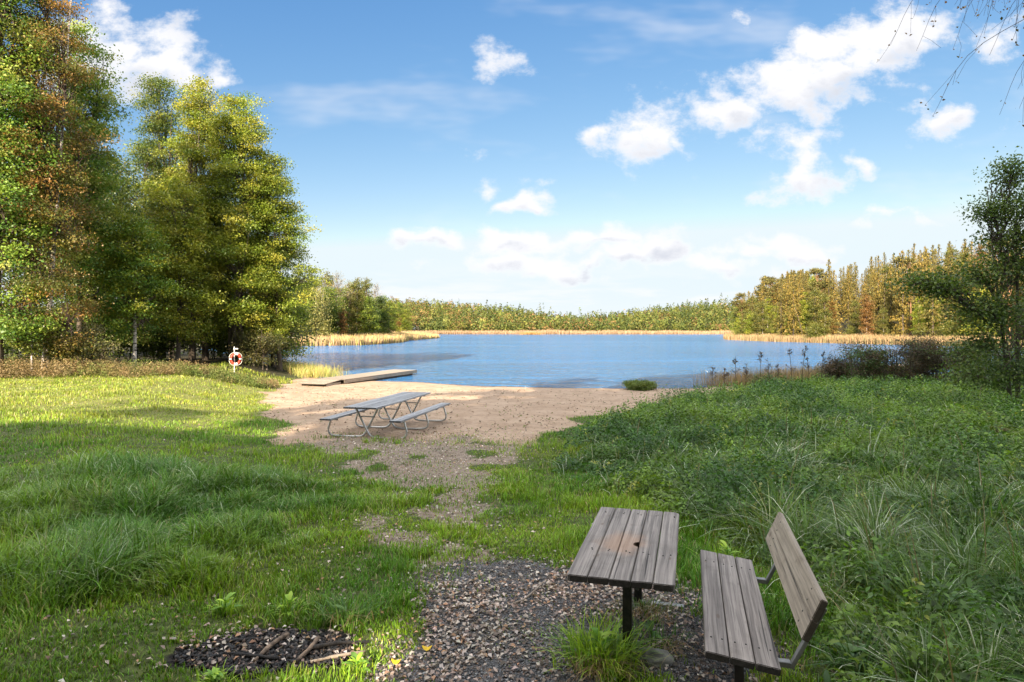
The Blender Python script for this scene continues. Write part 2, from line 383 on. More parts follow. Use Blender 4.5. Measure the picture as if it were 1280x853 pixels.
# ------------------------------------------------------------------ ground sheet and water
def axis(segs):
    out = []
    for a, b, s in segs: out.append(np.arange(a, b, s))
    out.append([segs[-1][1]]); return np.concatenate(out)
gx = axis([(-1500, -300, 100), (-300, -100, 12), (-100, -28, 2.5), (-28, -8, .4), (-8, 6, .12), (6, 26, .4), (26, 160, 2.5), (160, 300, 12), (300, 1500, 100)])
gy = axis([(-400, -60, 40), (-60, -8, 3), (-8, 2, .5), (2, 10, .11), (10, 24, .22), (24, 50, .3), (50, 260, 3), (260, 700, 9), (700, 2600, 100)])
X, Y = np.meshgrid(gx, gy); dl = lake_dist(X, Y); Z = hfun(X, Y, dl)
nx, ny = len(gx), len(gy)
i = (np.arange(ny - 1)[:, None] * nx + np.arange(nx - 1)[None, :]).ravel()
near = (Y < 60) & (np.abs(X) < 60)
A_sand = sand_m(X, Y) * near; A_bare = bare_m(X, Y) * near; A_gr = gravel_m(X, Y) * near; A_ash = ash_m(X, Y) * near
Z = Z - A_ash * .03
# trodden sand
Z = Z + A_sand * ((fbm(X * 2.6, Y * 2.6, 77, 2) - .5) * .07 + (fbm(X * .7, Y * .7, 78, 2) - .5) * .08) * near * sst(.3, 2, dl)
Z = np.where(dl > 0, np.maximum(Z, .012 + .03 * np.clip(dl, 0, 1.5)), Z)
A_wet = sst(.9, .0, dl) * sst(46, 44, Y) * sst(-6, 0, dl)
A_dry = sst(-4, -9, X) * sst(12, 20, Y) * (1 - sst(31, 33, Y)) * near
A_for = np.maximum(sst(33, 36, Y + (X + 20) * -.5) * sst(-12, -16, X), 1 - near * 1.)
# reedy, pale far shores
V = np.stack([X, Y, Z], -1).reshape(-1, 3)
me = mesh_np('ground', V, [np.stack([i, i + 1, i + nx + 1, i + nx], -1)], smooth=True,
             floats=dict(sand=A_sand.ravel(), bare=A_bare.ravel(), gravel=A_gr.ravel(), ash=A_ash.ravel(), wet=A_wet.ravel(), dry=A_dry.ravel(), forest=A_for.ravel()))
tag(obj('ground', me, M['ground']), 'uneven ground of turf, trodden sand and gravel running down to the lake', 'ground', kind='structure')
me = mesh_np('water', [(-400, 20, 0), (400, 20, 0), (400, 700, 0), (-400, 700, 0)], [np.array([[0, 1, 2, 3]])])
tag(obj('water', me, M['water']), 'rippled blue lake water', 'lake', kind='structure')

# ------------------------------------------------------------------ grass
def blades(rng, P, L, W, ang, bend, col, seg=3, twist=.5):
    n = len(P); ts = np.array([0, .42, .78, 1.]) if seg == 3 else np.array([0, .55, 1.])
    dirv = np.stack([np.cos(ang), np.sin(ang), np.zeros(n)], 1)
    sa = ang + math.pi / 2 + rng.uniform(-twist, twist, n)
    sv = np.stack([np.cos(sa), np.sin(sa), np.zeros(n)], 1)
    rows = []; m = len(ts)
    for k, t in enumerate(ts):
        c = P + dirv * (bend * L * t ** 1.8)[:, None]
        c[:, 2] += L * (t - .62 * bend ** 1.2 * t ** 2.3)
        if k < m - 1:
            w = (W * (1 - t ** 1.6) * .5 + W * .08)[:, None]
            rows += [c - sv * w, c + sv * w]
        else: rows.append(c)
    nv = len(rows); V = np.stack(rows, 1).reshape(-1, 3)
    b = np.arange(n)[:, None] * nv
    Q = np.concatenate([b + np.array([[2 * k, 2 * k + 1, 2 * k + 3, 2 * k + 2]]) for k in range(m - 2)])
    T = b + np.array([[2 * (m - 2), 2 * (m - 2) + 1, nv - 1]])
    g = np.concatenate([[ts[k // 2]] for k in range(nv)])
    C = np.repeat(col[:, None, :], nv, 1) * (0.82 + .3 * g)[None, :, None]  # paler tip, and shade at the base put into the blade colour
    return V, Q, T, C.reshape(-1, 3)
def polar_sample(rng, n, r0, r1, rc, p, half=R(54)):
    """ground points; density constant up to rc then falling as (rc/r)^p"""
    rr = np.linspace(r0, r1, 2000); dens = np.where(rr < rc, 1, (rc / rr) ** p) * rr
    cdf = np.cumsum(dens); cdf /= cdf[-1]
    r = np.interp(rng.uniform(0, 1, n), cdf, rr); th = rng.uniform(-half, half, n)
    return r * np.sin(th), r * np.cos(th), r
GREENS = np.array([(.075, .165, .022), (.10, .20, .03), (.055, .13, .022), (.13, .2, .035), (.16, .17, .06)])
def grass_col(rng, x, y, n, lush=0.):
    v = fbm(x * .7, y * .7, 91, 3); w = fbm(x * .25 + 9, y * .25, 92, 3)
    a = np.array((.095, .225, .016)); b = np.array((.2, .33, .024)); c = np.array((.21, .25, .035))
    t = sst(.35, .65, v)[:, None]; col = a * (1 - t) + b * t
    yel = (sst(.48, .72, w) * .4 + sst(-6, -10, x) * sst(12, 18, y) * .75 + sst(24, 34, y) * .25)
    yel = np.clip(yel, 0, .9)[:, None] * (1 - lush)
    col = col * (1 - yel) + c * yel
    col = col * rng.uniform(.45, 1.5, (n, 1)) * rng.uniform(.85, 1.15, (n, 3))
    dry = rng.uniform(0, 1, n) < .07
    col[dry] = np.array((.4, .35, .18)) * rng.uniform(.6, 1.2, (dry.sum(), 1))
    return col
def excl_furn(x, y):
    """places with no blades: post feet"""
    return np.zeros(len(x), bool)
rng = np.random.default_rng(4)
def lawn():
    mb = MB()
    for (n, r0, r1, seg) in ((330000, 3.2, 11, 3), (480000, 11, 46, 2)):
        x, y, r = polar_sample(rng, n, r0, r1, 6 if r0 < 5 else 11, 1.4)
        # clump
        k = 14 + 0 * r
        d = lake_dist(x, y); bare = np.maximum.reduce([sand_m(x, y), bare_m(x, y) * .93, gravel_m(x, y) * .985, ash_m(x, y)])
        cl = fbm(x * 5, y * 5, 95, 2)
        dens = (1 - bare) * (1 - .6 * meadow_m(x, y)) * (.35 + .65 * sst(.3, .55, cl))
        dens *= (d > .2) & ((x > -12) | (y < 33.5) | ((x > -17.5) & (y < 39))) & (y < 42)
        dens = np.maximum(dens, .22 * bare_m(x, y) * (cl > .45))
        keep = rng.uniform(0, 1, n) < dens
        x, y, r, bare, cl = x[keep], y[keep], r[keep], bare[keep], cl[keep]; n = len(x)
        if not n: continue
        tl = tallL_m(x, y); lg = fbm(x * 1.3, y * 1.3, 97, 3)
        L = (.045 + .06 * sst(.35, .65, lg)) * rng.uniform(.6, 1.5, n) * (1 + r * .012)
        L = L * (1 - .5 * bare) + tl * rng.uniform(.08, .36, n) * (.6 + .8 * sst(.35, .6, lg))
        L = L * (1 - .2 * sst(14, 20, y)) * (1 + .6 * sst(27, 33, y)) * (.7 + .6 * fbm(x * .6 + 31, y * .35, 98, 3))
        W = .0055 * (1 + r * .085) * rng.uniform(.7, 1.3, n) * (1 + .25 * tl)
        ang = fbm(x * 1.1, y * 1.1, 99, 2) * 12 + rng.normal(0, 1.7, n)
        bend = np.clip(rng.uniform(.15, .7, n) + tl * rng.uniform(0, .6, n), 0, 1.15)
        z = hfun(x, y) - .01
        col = grass_col(rng, x, y, n)
        col = col * (1 - .45 * tl[:, None]) + np.array((.045, .13, .02)) * .45 * tl[:, None]
        pl = rng.uniform(0, 1, n) < .07 * tl; col[pl] = np.array((.36, .44, .3)) * rng.uniform(.7, 1.2, (pl.sum(), 1))
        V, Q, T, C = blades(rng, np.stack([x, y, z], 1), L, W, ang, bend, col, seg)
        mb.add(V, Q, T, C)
    return mb
lm = lawn(); tag(obj('grass', lm.mesh('grass'), M['grass']), 'short green lawn grass with rougher tussocks on the left', 'grass', kind='stuff')

def meadow():
    mb = MB(); r_ = np.random.default_rng(8)
    # thin upright / arching blades
    for (n, r0, r1, seg) in ((190000, 3.2, 12, 3), (130000, 12, 46, 2)):
        x, y, r = polar_sample(r_, n, r0, r1, 6 if r0 < 5 else 12, 1.3)
        n0 = len(x); tx = np.floor(x * 3) ; ty = np.floor(y * 3)
        jx = _hash(tx, ty, 5) - .5; jy = _hash(tx, ty, 6) - .5
        cx = (tx + .5 + .7 * jx) / 3; cy = (ty + .5 + .7 * jy) / 3
        tuft = _hash(tx, ty, 7)
        pull = np.where(tuft > .45, .55, .1)
        x = x * (1 - pull) + cx * pull; y = y * (1 - pull) + cy * pull
        m = meadow_m(x, y); d = lake_dist(x, y)
        keep = (r_.uniform(0, 1, n0) < m * np.maximum(sst(.46, .6, fbm(x * .55 + 20, y * .55, 117, 3)), np.maximum(.3, sst(8.2, 6.8, y) * sst(1.9, 2.5, x)))) & (d > -.3) & (np.hypot((x - 1.5) / .5, (y - 4.3) / 1.0) > 1)
        x, y, r, tuft, cx, cy = [q[keep] for q in (x, y, r, tuft, cx, cy)]; n = len(x)
        L = (1 + .2 * sst(8.4, 7.0, y) * sst(1.9, 2.5, x)) * (1 - .45 * sst(20, 27, y)) * (r_.uniform(.18, .5, n) + .28 * sst(.5, .9, tuft) * r_.uniform(.3, 1.4, n)) * (.7 + .6 * fbm(x * .7, y * .7, 101, 3)) * (.55 + .45 * sst(0, 1.3, x - 1.6))
        dead = r_.uniform(0, 1, n) < .0035; L = np.where(dead, L * 1.5, L)
        L = L * np.where(np.hypot(x - 2.6, y - 4.8) < 1.3, .7, 1)
        W = .0062 * (1 + r * .11) * r_.uniform(.6, 1.5, n)
        away = np.arctan2(y - cy, x - cx)
        ang = np.where(tuft > .45, away + r_.normal(0, .6, n), fbm(x, y, 103, 2) * 14 + r_.normal(0, .8, n))
        bend = np.clip(r_.normal(.9, .32, n), .1, 1.45)
        col = grass_col(r_, x, y, n, .55) * np.array((.66, .68, .62)) * (1 - .3 * sst(.45, .65, fbm(x * 1.6, y * 1.6, 133, 3)))[:, None]
        t = (sst(.4, .8, tuft) * .5)[:, None]
        col = col * (1 - t) + np.array((.06, .135, .04)) * t
        pale = r_.uniform(0, 1, n) < .13; col[pale] = np.array((.42, .48, .38)) * r_.uniform(.7, 1.2, (pale.sum(), 1))  # pale arching blades, with the grass sheen put into their colour
        col[dead] = np.array((.2, .15, .09)); bend = np.where(dead, bend * .25, bend)
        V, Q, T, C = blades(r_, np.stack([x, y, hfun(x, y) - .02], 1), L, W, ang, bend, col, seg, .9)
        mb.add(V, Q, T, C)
    return mb
tag(obj('meadow_grass', meadow().mesh('meadow_grass'), M['grass']), 'tall arching meadow grass on the right side', 'grass', kind='stuff')

def herbs():
    mb = MB(); r_ = np.random.default_rng(12)
    x, y, r = polar_sample(r_, 66000, 3.4, 44, 7, 1.15)
    m = meadow_m(x, y) * (.55 + .45 * sst(.4, .58, fbm(x * .5 + 4, y * .5, 111, 3)))
    keep = (r_.uniform(0, 1, len(x)) < m) & (lake_dist(x, y) > .2) & (np.hypot((x - 1.5) / .5, (y - 4.3) / 1.0) > 1)
    x, y, r = x[keep], y[keep], r[keep]; n = len(x)
    nearg = sst(8.4, 7.0, y) * sst(1.7, 2.3, x)
    hgt = r_.uniform(.14, .46, n) * (.35 + 1.25 * sst(.3, .7, fbm(x * 1.1, y * 1.1, 113, 3))) * (1 - .25 * nearg) * (.5 + .5 * sst(0, 1.3, x - 1.6))
    per = 18; k = np.repeat(np.arange(n), per); t = np.tile(np.linspace(.3, 1, per), n)
    a = r_.uniform(0, 6.28, n * per); rad = (.03 + .11 * (1.15 - t)) * (.7 + r[k] * .03)
    z0 = hfun(x, y)
    C = np.stack([x[k] + np.cos(a) * rad, y[k] + np.sin(a) * rad, z0[k] + hgt[k] * t], 1)
    V, Q = leaf_cards(r_, C, .056 * (1 + r[k] * .022), .7, .5, .1)
    v = fbm(x * .6, y * .6, 115, 3); tt = sst(.35, .7, v)[:, None]
    col = np.array((.045, .115, .02)) * (1 - tt) + np.array((.14, .235, .03)) * tt
    yl = r_.uniform(0, 1, n) < .02; col[yl] = (.24, .27, .05)
    col *= r_.uniform(.6, 1.35, (n, 1))
    col = col[k] * r_.uniform(.65, 1.35, (n * per, 1))
    mb.add(V, Q, None, np.repeat(col, 4, 0)); return mb
tag(obj('ground_cover', herbs().mesh('ground_cover'), M['leaf']), 'low leafy nettles and herbs among the meadow grass', 'herbs', kind='stuff')

# ------------------------------------------------------------------ litter, gravel
def litter():
    mb = MB(); r_ = np.random.default_rng(15)
    n = 150000; x, y, r = polar_sample(r_, n, 3.0, 18, 5.5, 1.7)
    g = np.maximum(gravel_m(x, y), .55 * bare_m(x, y)); g = np.maximum(g, 0.28 * sst(1.3, .8, np.hypot((x + 1.7) / .7, (y - 4.4) / .42)))
    pr = g * (.25 + .75 * sst(.35, .6, fbm(x * 2.2, y * 2.2, 121, 3))) + .05 * (x < 2.2)
    keep = r_.uniform(0, 1, n) < pr * .85; x, y, r = x[keep], y[keep], r[keep]; n = len(x)
    C = np.stack([x, y, hfun(x, y) + r_.uniform(.004, .028, n)], 1)
    V, Q = leaf_cards(r_, C, .032 * (1 + r * .03), 1.6, .7, .22)
    col = pal_mix(r_, [(.34, .28, .26), (.42, .36, .34), (.24, .185, .165), (.54, .49, .47), (.16, .11, .09), (.33, .2, .13), (.12, .10, .09), (.42, .38, .37), (.28, .23, .21)], n, .2)
    mb.add(V, Q, None, np.repeat(col, 4, 0)); return mb
def sand_litter():
    r_ = np.random.default_rng(17); n = 5200; x = r_.uniform(-13, 9, n); y = 15 + r_.uniform(0, 1, n) ** 1.2 * 19
    keep = (r_.uniform(0, 1, n) < sand_m(x, y) * (.2 + .8 * sst(.5, .65, fbm(x * .8, y * .8, 125, 3)))) & (lake_dist(x, y) > .15); x, y = x[keep], y[keep]; n = len(x)
    V, Q = leaf_cards(r_, np.stack([x, y, hfun(x, y) + .03], 1), .075, 1.2, .6, .2); mb = MB()
    mb.add(V, Q, None, np.repeat(pal_mix(r_, [(.14, .08, .05), (.09, .06, .04), (.2, .13, .08), (.12, .15, .04)], n, .2), 4, 0)); return mb
tag(obj('beach_litter', sand_litter().mesh('beach_litter'), M['dryleaf']), 'scattered brown leaves and debris on the trodden sand', 'leaf debris', kind='stuff')
tag(obj('fallen_leaves', litter().mesh('fallen_leaves'), M['dryleaf']), 'small brown and pinkish fallen leaves strewn over gravel and worn turf', 'fallen leaves', kind='stuff')
def pebbles():
    mb = MB(); r_ = np.random.default_rng(16); n = 90000
    x = r_.uniform(-1.6, 2.2, n); y = r_.uniform(2.8, 6.6, n); keep = r_.uniform(0, 1, n) < gravel_m(x, y) * .9
    x, y = x[keep], y[keep]; n = len(x)
    s = r_.uniform(.003, .0095, n) * np.where(r_.uniform(0, 1, n) < .05, 1.7, 1); c = np.stack([x, y, hfun(x, y) + s * .3], 1)
    a = rnd_unit(r_, n); b = np.cross(a, rnd_unit(r_, n)); b /= np.linalg.norm(b, axis=1)[:, None]; d = np.cross(a, b)
    s = s[:, None]; a = a * s * 1.2; b = b * s; d = d * s * .8
    V = np.stack([c + a, c + b, c - a, c - b, c + d, c - d], 1).reshape(-1, 3)
    f = np.array([(0, 1, 4), (1, 2, 4), (2, 3, 4), (3, 0, 4), (1, 0, 5), (2, 1, 5), (3, 2, 5), (0, 3, 5)])
    T = (np.arange(n)[:, None, None] * 6 + f[None]).reshape(-1, 3)
    col = pal_mix(r_, [(.08, .085, .095), (.13, .135, .145), (.24, .24, .245), (.05, .052, .058), (.14, .115, .10)], n, .15)
    mb.add(V, None, T, np.repeat(col, 6, 0)); return mb
m_, nt_ = newmat('pebble'); k_ = N(nt_)
p_ = k_.n('ShaderNodeBsdfPrincipled', i_Base_Color=k_.n('ShaderNodeAttribute', attribute_name='tint').outputs['Color'], i_Roughness=.7)
o_ = k_.n('ShaderNodeOutputMaterial'); nt_.links.new(p_.outputs[0], o_.inputs[0]); M['pebble'] = m_
tag(obj('gravel', pebbles().mesh('gravel'), M['pebble']), 'loose grey gravel around the table', 'gravel', kind='stuff')

# ------------------------------------------------------------------ furniture helpers
def bm_plank(bm, cx, cy, z0, w, l, t, rot=None, bev=.004, rnd=None, poly=None, jitter=0):
    """a board lying with length along Y; rot = Matrix applied after"""
    before = set(bm.verts)
    if poly is None: poly = [(-w / 2, -l / 2), (w / 2, -l / 2), (w / 2, l / 2), (-w / 2, l / 2)]
    lo = [bm.verts.new((cx + a, cy + b, z0)) for a, b in poly]; hi = [bm.verts.new((cx + a, cy + b, z0 + t)) for a, b in poly]
    n = len(poly); fs = [bm.faces.new(hi), bm.faces.new(lo[::-1])]
    for i in range(n): fs.append(bm.faces.new([lo[i], lo[(i + 1) % n], hi[(i + 1) % n], hi[i]]))
    if bev:
        ed = list({e for f in fs for e in f.edges})
        bmesh.ops.bevel(bm, geom=ed, offset=bev, segments=2, affect='EDGES', clamp_overlap=True)
    new = [v for v in bm.verts if v not in before]
    if rot is not None: bmesh.ops.transform(bm, matrix=rot, verts=new)
    lay = bm.verts.layers.float.get('rnd') or bm.verts.layers.float.new('rnd')
    r = random.random() if rnd is None else rnd
    for v in bm.verts:
        if v in before: continue
        v[lay] = r
def bm_new():
    bm = bmesh.new(); bm.verts.layers.float.new('rnd'); return bm
def bm_obj(name, bm, mat, parent=None, smooth=False):
    bmesh.ops.recalc_face_normals(bm, faces=bm.faces)
    me = D.meshes.new(name); bm.to_mesh(me); bm.free()
    if smooth:
        for p in me.polygons: p.use_smooth = True
    return obj(name, me, mat, parent)
def bm_box(bm, x0, x1, y0, y1, z0, z1, bev=.003, rot=None):
    bm_plank(bm, (x0 + x1) / 2, (y0 + y1) / 2, z0, x1 - x0, y1 - y0, z1 - z0, rot, bev)
def screw(parent, x, y, z, mat=None, nrm=None):
    bm = bmesh.new(); bmesh.ops.create_cone(bm, cap_ends=True, segments=10, radius1=.006, radius2=.0045, depth=.004)
    if nrm is not None: bmesh.ops.rotate(bm, verts=bm.verts, matrix=nrm)
    o = bm_obj('screw', bm, M['steel'], parent); o.location = (x, y, z); return o
random.seed(3)
# ---- front table
TZ = .88
tb = empty('wooden_table', (.853, 4.583, TZ), -R(15.6), 'small weathered grey plank table with a hole in its top, standing on two steel posts', 'table')
def tabletop():
    bm = bm_new(); W, L, n, gap = .642, 1.553, 5, .006; pw = (W - gap * (n - 1)) / n; z = .72 - .042
    for i in range(n):
        x = -W / 2 + pw / 2 + i * (pw + gap); dl_ = random.uniform(-.006, .006)
        h = L / 2; poly = [(-pw / 2, -h + dl_), (pw / 2, -h - dl_), (pw / 2, h + dl_), (-pw / 2, h)]
        if i == 2:   # notch of the round hole
            rr = .042; hy = -.10
            poly = [(-pw / 2, -h), (pw / 2, -h)] + [(pw / 2 - rr * math.sin(a), hy - rr * math.cos(a) * 1.2) for a in np.linspace(0.02, math.pi - .02, 9)] + [(pw / 2, h), (-pw / 2, h)]
        if i == 4: poly = [(-pw / 2, -h), (pw / 2 - .012, -h), (pw / 2, -h + .012), (pw / 2, h - .035), (pw / 2 - .03, h), (-pw / 2, h)]
        if i == 0: poly = [(-pw / 2 + .012, -h), (pw / 2, -h), (pw / 2, h), (-pw / 2 + .01, h), (-pw / 2, h - .01), (-pw / 2, -h + .012)]
        bm_plank(bm, x, 0, z + random.uniform(-.0015, .0015), pw, L, .042, None, .0045 if i != 2 else .003, i * .217 + .11, poly)
    return bm
tt = bm_obj('tabletop', tabletop(), M['tableW'], tb)
bm = bm_new(); bm_box(bm, -.26, .26, -.318, -.238, .62, .677); bm_box(bm, -.26, .26, .59, .67, .62, .677); bm_box(bm, -.03, .03, -.238, .59, .635, .677)
bm_obj('frame', bm, M['steel'], tb)
for yy in (-.278, .632):
    bm = bm_new(); bm_box(bm, -.03, .03, yy - .03, yy + .03, -.3, .62); bm_obj('post', bm, M['steel'], tb)
bm = bm_new(); bm_box(bm, .03, .36, .60, .66, -.005, .022); bm_obj('foot_bar', bm, M['greymetal'], tb)
bm = bm_new(); bm_plank(bm, 0, 0, 0, .03, .42, .01, Matrix.Translation((0, .42, .30)) @ Matrix.Rotation(R(-52), 4, 'X')); bm_obj('brace', bm, M['greymetal'], tb)
for yy in (-.29, -.265, .62, .645):
    for i in range(5): screw(tb, -.257 + i * .1296 + random.uniform(-.03, .03), yy, .7215)
# ---- bench
bn = empty('park_bench', (1.479, 4.286, TZ), -R(15.5), 'weathered wooden bench with a two-board backrest, standing in the tall grass beside the plank table', 'bench')
tilt = Matrix.Rotation(R(7.2), 4, 'Y')
bm = bm_new(); W, L = .39, 1.69; pw = (W - .016) / 3
for i in range(3):
    x = -W / 2 + pw / 2 + i * (pw + .008)
    bm_plank(bm, x, random.uniform(-.004, .004), -.04, pw, L, .04, Matrix.Translation((0, 0, .427)) @ tilt, .004, .31 + i * .23)
bm_obj('seat', bm, M['benchW'], bn)
# backrest: two boards side by side, leaning back
bl = Vector((.292, 0, .575)); tl_ = Vector((.39, 0, .80)); up = (tl_ - bl); hgt = up.length; ang = math.atan2(up.z, up.x)
back = Matrix.Translation(bl) @ Matrix.Rotation(-ang, 4, 'Y')
bm = bm_new()
for i in range(2):
    w = hgt / 2 - .002
    bm_plank(bm, w / 2 + i * (w + .004), 0, -.038, w, L, .038, back, .004, .77 + i * .31)
bm_obj('backrest', bm, M['backW'], bn)
for yy in (-.62, .62):
    bm = bm_new(); bm_box(bm, -.17, .27, yy - .025, yy + .025, .315, .345, .003)
    e = back.copy()
    bm_plank(bm, .0, 0, 0, .40, .05, .022, Matrix.Translation((.262, yy, .318)) @ Matrix.Rotation(-R(64), 4, 'Y') @ Matrix.Translation((.2, 0, -.022)), .003)
    fr = bm_obj('support_arm', bm, M['greymetal'], bn)
    bm = bm_new(); bm_box(bm, -.03, .02, yy - .025, yy + .025, -.3, .315); bm_obj('leg', bm, M['steel'], bn)
for yy in (-.66, .60):
    for i in range(3):
        for dx in (-.03, .03):
            x = -.13 + i * .13 + dx; screw(bn, x, yy + random.uniform(-.01, .01), .4285 - x * math.tan(R(7.2)))
for yy in (-.66, .62):
    for t_ in (.12, .35, .62, .88):
        q = back @ Vector((hgt * t_, 0, .001)); screw(bn, q.x, yy + t_ * .05 - .02, q.z, None, Matrix.Rotation(math.pi / 2 - (ang - math.pi/2) - math.pi/2 - math.pi/2, 3, 'Y'))
# ---- picnic table on the sand
pc = empty('picnic_table', (-3.09, 16.4, .56), -R(12.2), 'long silver grey picnic table on bent steel tubes at the edge of the sand', 'picnic table')
def boards(name, x0, x1, n, z, L, mat, t=.04):
    bm = bm_new(); gap = .008; pw = (x1 - x0 - gap * (n - 1)) / n
    for i in range(n): bm_plank(bm, x0 + pw / 2 + i * (pw + gap), random.uniform(-.008, .008), z - t, pw, L, t, None, .004)
    return bm_obj(name, bm, mat, pc)
boards('tabletop', -.41, .41, 6, .76, 3.68, M['picnicW'])
boards('seat', -1.0, -.72, 2, .475, 3.68, M['picnicW']); boards('seat', .72, 1.0, 2, .475, 3.68, M['picnicW'])
for yy in (-1.45, .0, 1.45):
    for sg, dy in ((1, -.025), (-1, .025)):
        P = smooth_path([(-.27 * sg, .70), (-.12 * sg, .42), (.0, .2), (.09 * sg, .07), (.24 * sg, .022), (.7 * sg, .022), (.93 * sg, .045), (1.0 * sg, .15), (.965 * sg, .3), (.92 * sg, .405), (.76 * sg, .405)], 6)
        mb = MB(); mb.tube(np.stack([P[:, 0], np.full(len(P), yy + dy), P[:, 1]], 1), .024, 10)
        obj('tube_frame', mb.mesh('tube_frame', True), M['galv'], pc)
    mb = MB(); mb.tube([(-.38, yy, .705), (-.1, yy, .705), (.1, yy, .705), (.38, yy, .705)], .02, 8); mb.tube([(-.2, yy, .5), (0, yy, .5), (.2, yy, .5)], .014, 8)
    obj('cross_bar', mb.mesh('cross_bar', True), M['galv'], pc)
for sx in (-.86, 0, .86):
    zz = .428 if sx else .712
    for yy in (-.75, .75):
        bm = bm_new(); bm_box(bm, sx - .12 * (1 if sx else 3), sx + .12 * (1 if sx else 3), yy - .04, yy + .04, zz - .02, zz + .006)
        bm_obj('batten', bm, M['picnicW'], pc)
# ---- life ring post
lx, ly = -14.75, 34.0; lz = H1(lx, ly)
po = empty('ring_post', (lx, ly, lz), 0, 'pale metal post with a small white board on top, carrying the red life ring', 'post')
mb = MB(); mb.tube([(0, 0, -.2), (0, 0, .9), (0, 0, 1.68)], .022, 8); obj('pole', mb.mesh('pole', True), M['white'], po)
bm = bm_new(); bm_box(bm, -.04, .2, -.03, .03, 1.55, 1.6, .008); bm_obj('top_board', bm, M['white'], po)
mb = MB(); mb.tube([(0, -.03, 1.36), (.08, -.14, 1.33), (.14, -.15, 1.37)], .015, 6); obj('hook', mb.mesh('hook', True), M['galv'], po)
lr = empty('life_ring', (lx + .12, ly - .13, lz + 1.04), R(35), 'red and white life ring hanging from the pale post by the trees', 'life ring')
def ring_part(a0, a1, col, name, grow=0):
    a = np.linspace(a0, a1, 14); P = np.stack([.24 * np.sin(a), 0 * a, .27 * np.cos(a)], 1)
    mb = MB(); mb.tube(P, .058 + grow, 12); return obj(name, mb.mesh(name, True), M[col], lr)
ring_part(0, 2 * math.pi, 'red', 'buoy')
for c in (0.1, math.pi / 2 + math.pi, math.pi, math.pi / 2):
    w = .36 if c in (0.1, math.pi) else .1
    ring_part(c - w, c + w, 'white', 'band', .005)
a = np.linspace(0, 2 * math.pi, 41); rr = .315 + .03 * np.abs(np.sin(2 * a))
mb = MB(); mb.tube(np.stack([rr * np.sin(a), 0 * a - .02, (rr + .02) * np.cos(a)], 1), .012, 6); obj('grab_rope', mb.mesh('grab_rope', True), M['rope'], lr)
# ---- jetty
jt = empty('floating_jetty', (-9.25, 35.3, .0), -R(17.9), 'low sunbleached plank jetty reaching from the beach into the lake', 'jetty')
bm = bm_new(); n = 56; L = 8.9
for i in range(n):
    bm_plank(bm, 0, 0, .30, 1.8, L / n - .012, .035, Matrix.Translation((-.9, .05 + (i + .5) * L / n, random.uniform(-.002, .002))), .003)
lay = bm.verts.layers.float.get('rnd'); bm_obj('deck', bm, M['jettyW'], jt)
for x0, x1 in ((-1.79, -1.74), (-.06, -.01)):
    bm = bm_new(); bm_box(bm, x0, x1, .05, L + .05, .12, .298); bm_obj('side_beam', bm, M['jettyW'], jt)
bm = bm_new(); bm_box(bm, -1.6, -1.0, .8, L - .2, -.12, .118, .03); bm_box(bm, -.8, -.2, .8, L - .2, -.12, .118, .03); bm_obj('float', bm, M['darkW'], jt)
bm = bm_new(); n = 10
for i in range(n): bm_plank(bm, 0, 0, .0, 1.6, .15, .03, Matrix.Translation((-.98, -.02, .33)) @ Matrix.Rotation(R(4.5), 4, 'X') @ Matrix.Translation((0, -(i + .5) * .162, -.03)), .003)
bm_obj('ramp', bm, M['jettyW'], jt)
for xb in (-.25, -1.7):
    bm = bm_new(); bm_box(bm, xb - .05, xb + .05, -1.4, -.02, .06, .2); bm_obj('ramp_beam', bm, M['jettyW'], jt)

# ------------------------------------------------------------------ fire pit and small things
r_ = np.random.default_rng(20)
def stick_mesh(name, pts, r, sides=8, rough=.15, seed=0):
    rg = np.random.default_rng(seed); P = smooth_path(pts, 5); n = len(P)
    mb = MB(); V, Q = tube(P, r * (1 + rg.normal(0, rough, n)) * np.linspace(1, .75, n), sides)
    cap = [list(range(sides))[::-1], list(range((n - 1) * sides, n * sides))]
    mb.add(V, Q); me = mb.mesh(name, True)
    bm = bmesh.new(); bm.from_mesh(me); bm.verts.ensure_lookup_table()
    for c in cap: bm.faces.new([bm.verts[q] for q in c])
    bm.to_mesh(me); bm.free(); return me
logs = [((-1.62, 4.62, .05), (-1.70, 4.22, .05), .017, 'burntwood', 'half-burnt stick with a pale end lying in the left middle of the fire pit'),
        ((-1.38, 4.55, .05), (-1.42, 4.20, .05), .017, 'burntwood', 'half-burnt stick lying upright-pointed in the middle of the fire pit'),
        ((-1.36, 4.22, .035), (-1.0, 4.36, .05), .012, 'branch', 'thin reddish bent stick lying on the right front of the fire pit'),
        ((-1.95, 4.35, .03), (-1.55, 4.25, .05), .016, 'charwood', 'black charred stick across the left front of the fire pit'),
        ((-1.42, 4.38, .05), (-1.0, 4.48, .05), .015, 'charwood', 'thick black charred log on the right side of the fire pit'),
        ((-2.15, 4.42, .03), (-1.8, 4.55, .04), .015, 'charwood', 'short black charred stick at the left rim of the fire pit')]
for k, (a, b, r, mt, lb) in enumerate(logs):
    a = np.array(a); b = np.array(b); a[2] += H1(a[0], a[1]) - .03; b[2] += H1(b[0], b[1]) - .03
    md = (a + b) / 2 + np.array([r_.normal(0, .015), r_.normal(0, .015), .01])
    tag(obj('charred_log', stick_mesh('charred_log', [a, md, b], r, 7, .12, k), M[mt]), lb, 'firewood', 'burnt sticks in the fire pit')
